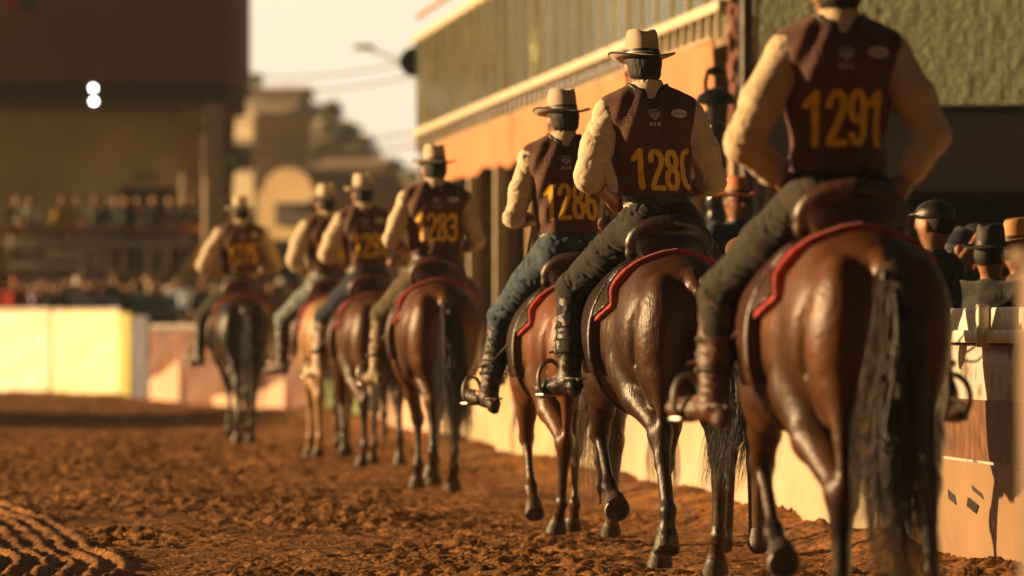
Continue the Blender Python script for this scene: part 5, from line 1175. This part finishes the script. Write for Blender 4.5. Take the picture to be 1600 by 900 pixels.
obj('facade', (Vf+[(x, 7, z) for x, y, z in Vf], [tuple(range(m_)), tuple(range(2*m_-1, m_-1, -1))]+[(i, (i+1) % m_+0, (i+1) % m_+m_, i+m_) for i in range(m_)]), mat('warm cream plaster', (.62, .46, .27), .8, .1, .5), ar, False)
xo = lambda px: at(px, 0, 180).x-at(402, 0, 180).x; zo = lambda py: at(0, py, 180).z
obj('opening', box(xo(436), xo(500), -.12, -.02, zo(352), zo(318)), mat('dark opening', (.04, .03, .024), .6), ar); obj('awning', box(xo(432), xo(504), -.5, -.02, zo(318), zo(314)), wallc['pale'], ar)
van = thing('grey_van', 'blurred blue grey van parked beyond the barrier right of the leading rider', 'van', (at(437, 519, 128).x, 128, 0), 0)
def vanbody():
    import bmesh
    bm = bmesh.new(); prof = [(-1.0, .35), (1.0, .35), (1.02, 1.2), (.94, 2.1), (.82, 2.3), (-.82, 2.3), (-.94, 2.1), (-1.02, 1.2)]
    return np.array([(x, y, z) for y in (0, 4.6) for x, z in prof]), [tuple(range(8)), tuple(range(15, 7, -1))]+[(i, (i+1) % 8, (i+1) % 8+8, i+8) for i in range(8)]
v_, q_ = vanbody(); v_[:, 0] *= .46; v_[:, 2] += .9
q_ = [f[::-1] for f in q_]
obj('body', (v_*[1, 1, 1], q_), mat('blue grey van paint', (.13, .15, .16), .35), van, False); obj('rear_window', box(-.36, .36, -.03, -.005, 2.2, 2.85, .01), winm, van)
for s in (-1, 1): obj('wheel', xf(lathe([(.01, -.1), (.33, -.1), (.36, -.06), (.36, .06), (.33, .1), (.01, .1)], 20), Matrix.Translation((s*.40, .9, .36))@Matrix.Rotation(R(90), 4, 'Y')), blackl_m, van)
# trees
leafm = [mat('olive leaves', (.16, .16, .08), .7, .4, 1.5), mat('dull green leaves', (.14, .145, .08), .7, .4, 1.5)]
bark = mat('tree bark', (.10, .065, .04), .9, .3, 4, .5, 20)
def tree(px, pyt, D, w_, z0, label, seed, n_=2600, leaf=.16, m=0):
    top = at(px, pyt, D); Ht = top.z-z0; t = thing('tree', label, 'tree', (top.x, D, z0), 0, 'trees around the arena and on the hill'); rs = np.random.RandomState(seed)
    br = [tube(spline([(0, 0, -1), (.1*w_*.2, 0, Ht*.3), (0, .05, Ht*.62), (.05, 0, Ht*.9)], 10), np.linspace(.05*Ht*.5+.05, .03, 10), 8)]
    cl = []
    for k in range(16):
        a = rs.rand()*6.28; z = Ht*(.38+.55*rs.rand()); r_ = w_*.5*(1-((z/Ht-.62)/.52)**2)**.5*(.4+.6*rs.rand()); p = np.array([math.cos(a)*r_, math.sin(a)*r_, z]); cl.append((p, w_*(.13+.12*rs.rand())))
        br.append(tube(spline([(0, 0, z*.55), tuple(p*.5+[0, 0, z*.38-p[2]*.0]), tuple(p)], 7), np.linspace(.03*Ht*.4+.02, .01, 7), 5))
    V, Q = merge(br); V[:, 2] = np.minimum(V[:, 2], Ht); obj('trunk', (V, Q), bark, t)
    V = []; 
    for i in range(n_):
        c0, r_ = cl[rs.randint(len(cl))]; d = rs.normal(size=3); d /= np.linalg.norm(d); p = c0+d*r_*rs.rand()**.4*[1, 1, .8]
        u = rs.normal(size=3); u /= np.linalg.norm(u); v = np.cross(u, rs.normal(size=3)); v /= np.linalg.norm(v); s = leaf*(.5+rs.rand())
        V += [p-u*s, p+v*s*.5, p+u*s, p-v*s*.5]
    obj('crown', (np.array(V), np.arange(len(V)).reshape(-1, 4)), leafm[m], t, False)
for k, (px, py, D, w_, z0, lab) in enumerate(((351, 6, 132, 1.15, 0, 'tree crown peeping out beside the left stand roof'), (522, 140, 330, 3.4, 4, 'tallest dark tree standing on the right shoulder of the hill'), (548, 168, 335, 3.6, 3, 'round tree right of the tallest hill tree'),
      (500, 172, 340, 3.0, 5, 'bushy tree left of the tallest hill tree'), (468, 160, 372, 4.0, 8, 'tree beside the grey summit house'), (428, 128, 384, 4.2, 9, 'dark tree right of the water tank'), (372, 134, 378, 3.6, 8, 'tree at the left end of the summit'),
      (560, 225, 300, 4.0, 0, 'dark tree low on the right slope'), (612, 262, 240, 4.4, 0, 'wide dark tree left of the rider in vest 1283'), (640, 252, 235, 3.8, 0, 'dark tree directly behind the hat of the rider in vest 1283'), (588, 270, 245, 3.4, 0, 'low tree above the far riders hats'), (452, 205, 330, 4.2, 3, 'grey green tree halfway up the hill'), (410, 215, 325, 4.4, 2, 'tree below the pale hilltop house'))):
    tree(px, py, D, w_, z0, lab, 50+k, 1500, .14 if D < 200 else .24, k % 2)
# overhead cables and their poles
cab = mat('black cable', (.03, .03, .03), .6)
for k, (x0, y0, x1, y1, D, lab) in enumerate(((300, 112, 690, 84, 150, 'highest overhead cable crossing the pale sky'), (300, 134, 690, 108, 152, 'second overhead cable crossing the sky above the hill'), (300, 208, 700, 196, 150, 'overhead cable crossing in front of the hill houses'), (300, 226, 700, 216, 152, 'lowest overhead cable in front of the hill'))):
    a = at(x0, y0, D); b = at(x1, y1, D); o = obj('overhead_cable', tube([tuple(a+(b-a)*u-Vector((0, 0, .35*4*u*(1-u)))-a) for u in np.linspace(0, 1, 20)], .022, 5), cab); o.location = a; tag(o, lab, 'cable', 'overhead cables')
for px, lab in ((303, 'utility pole hidden behind the left stand'), (697, 'utility pole behind the far end of the balcony')):
    p = at(px, 519, 151); o = thing('utility_pole', lab, 'pole', (p.x, 151, 0), 0); obj('pole_shaft', lathe([(.14, 0), (.10, 8.6), (.01, 8.62)], 12), bark, o); obj('crossarm', box(-.06, .06, -1.4, 1.4, 8.0, 8.12), bark, o)
sl = thing('street_lamp', 'blurred street lamp arm reaching into the sky above the far riders', 'street lamp', (at(660, 519, 140).x, 140, 0), 0); a = at(660, 100, 140); b = at(575, 76, 140)
obj('lamp_pole', tube([(0, 0, 0), (0, 0, a.z)], .07, 8), galv, sl); obj('lamp_arm', tube([(0, 0, a.z-.1), ((b.x-a.x)*.5, 0, a.z+.12), (b.x-a.x, 0, b.z)], .03, 8), galv, sl); obj('lamp_head', box(b.x-a.x-.35, b.x-a.x+.15, -.12, .12, b.z-.02, b.z+.10, .03), galv, sl)
spk = thing('dish_antenna', 'dark round dish fixed to the far end of the balcony', 'dish', at(648, 98, 81), 0); obj('dish', xf(lathe([(.004, 0), (.12, .02), (.21, .06), (.22, .065), (.12, .035), (.004, .015)], 24), Matrix.Rotation(R(80), 4, 'X')), mat('dark grey dish', (.06, .06, .06), .5), spk); obj('bracket', tube([(0, .05, 0), (.16, .1, -.05), (.28, .1, 0)], .02, 6), galv, spk)

cb = thing('shade_blocker', 'long plain cabin added left of the arena, outside the picture, to shade the far ground', 'blocker', (-27, 69.5, 0), 0)  # unseen building added to throw shade across the far ground
obj('blocker_wall', box(-4, 0, 0, 12.5, -.1, 5.0, .03), conc, cb); obj('blocker_roof', box(-4.4, .4, -.4, 12.9, 5.0, 5.25, .03), roofm, cb)
for k in range(4): obj('window', box(.0, .05, 1.2+k*3, 2.9+k*3, 2.6, 4.0, .01), winm, cb)
if HAZE > 0:
    hb = obj('haze', box(-140, 140, -8, 720, -2.2, 24), None, None, False); hb['kind'] = 'stuff'
    hm = bpy.data.materials.new('dusty warm air'); hm.use_nodes = True; n = hm.node_tree.nodes; n.remove(n['Principled BSDF'])
    pv = n.new('ShaderNodeVolumePrincipled'); pv.inputs['Color'].default_value = (.82, .90, .96, 1); pv.inputs['Density'].default_value = HAZE; pv.inputs['Anisotropy'].default_value = .0
    hm.node_tree.links.new(pv.outputs[0], n['Material Output'].inputs['Volume']); hb.data.materials.append(hm)
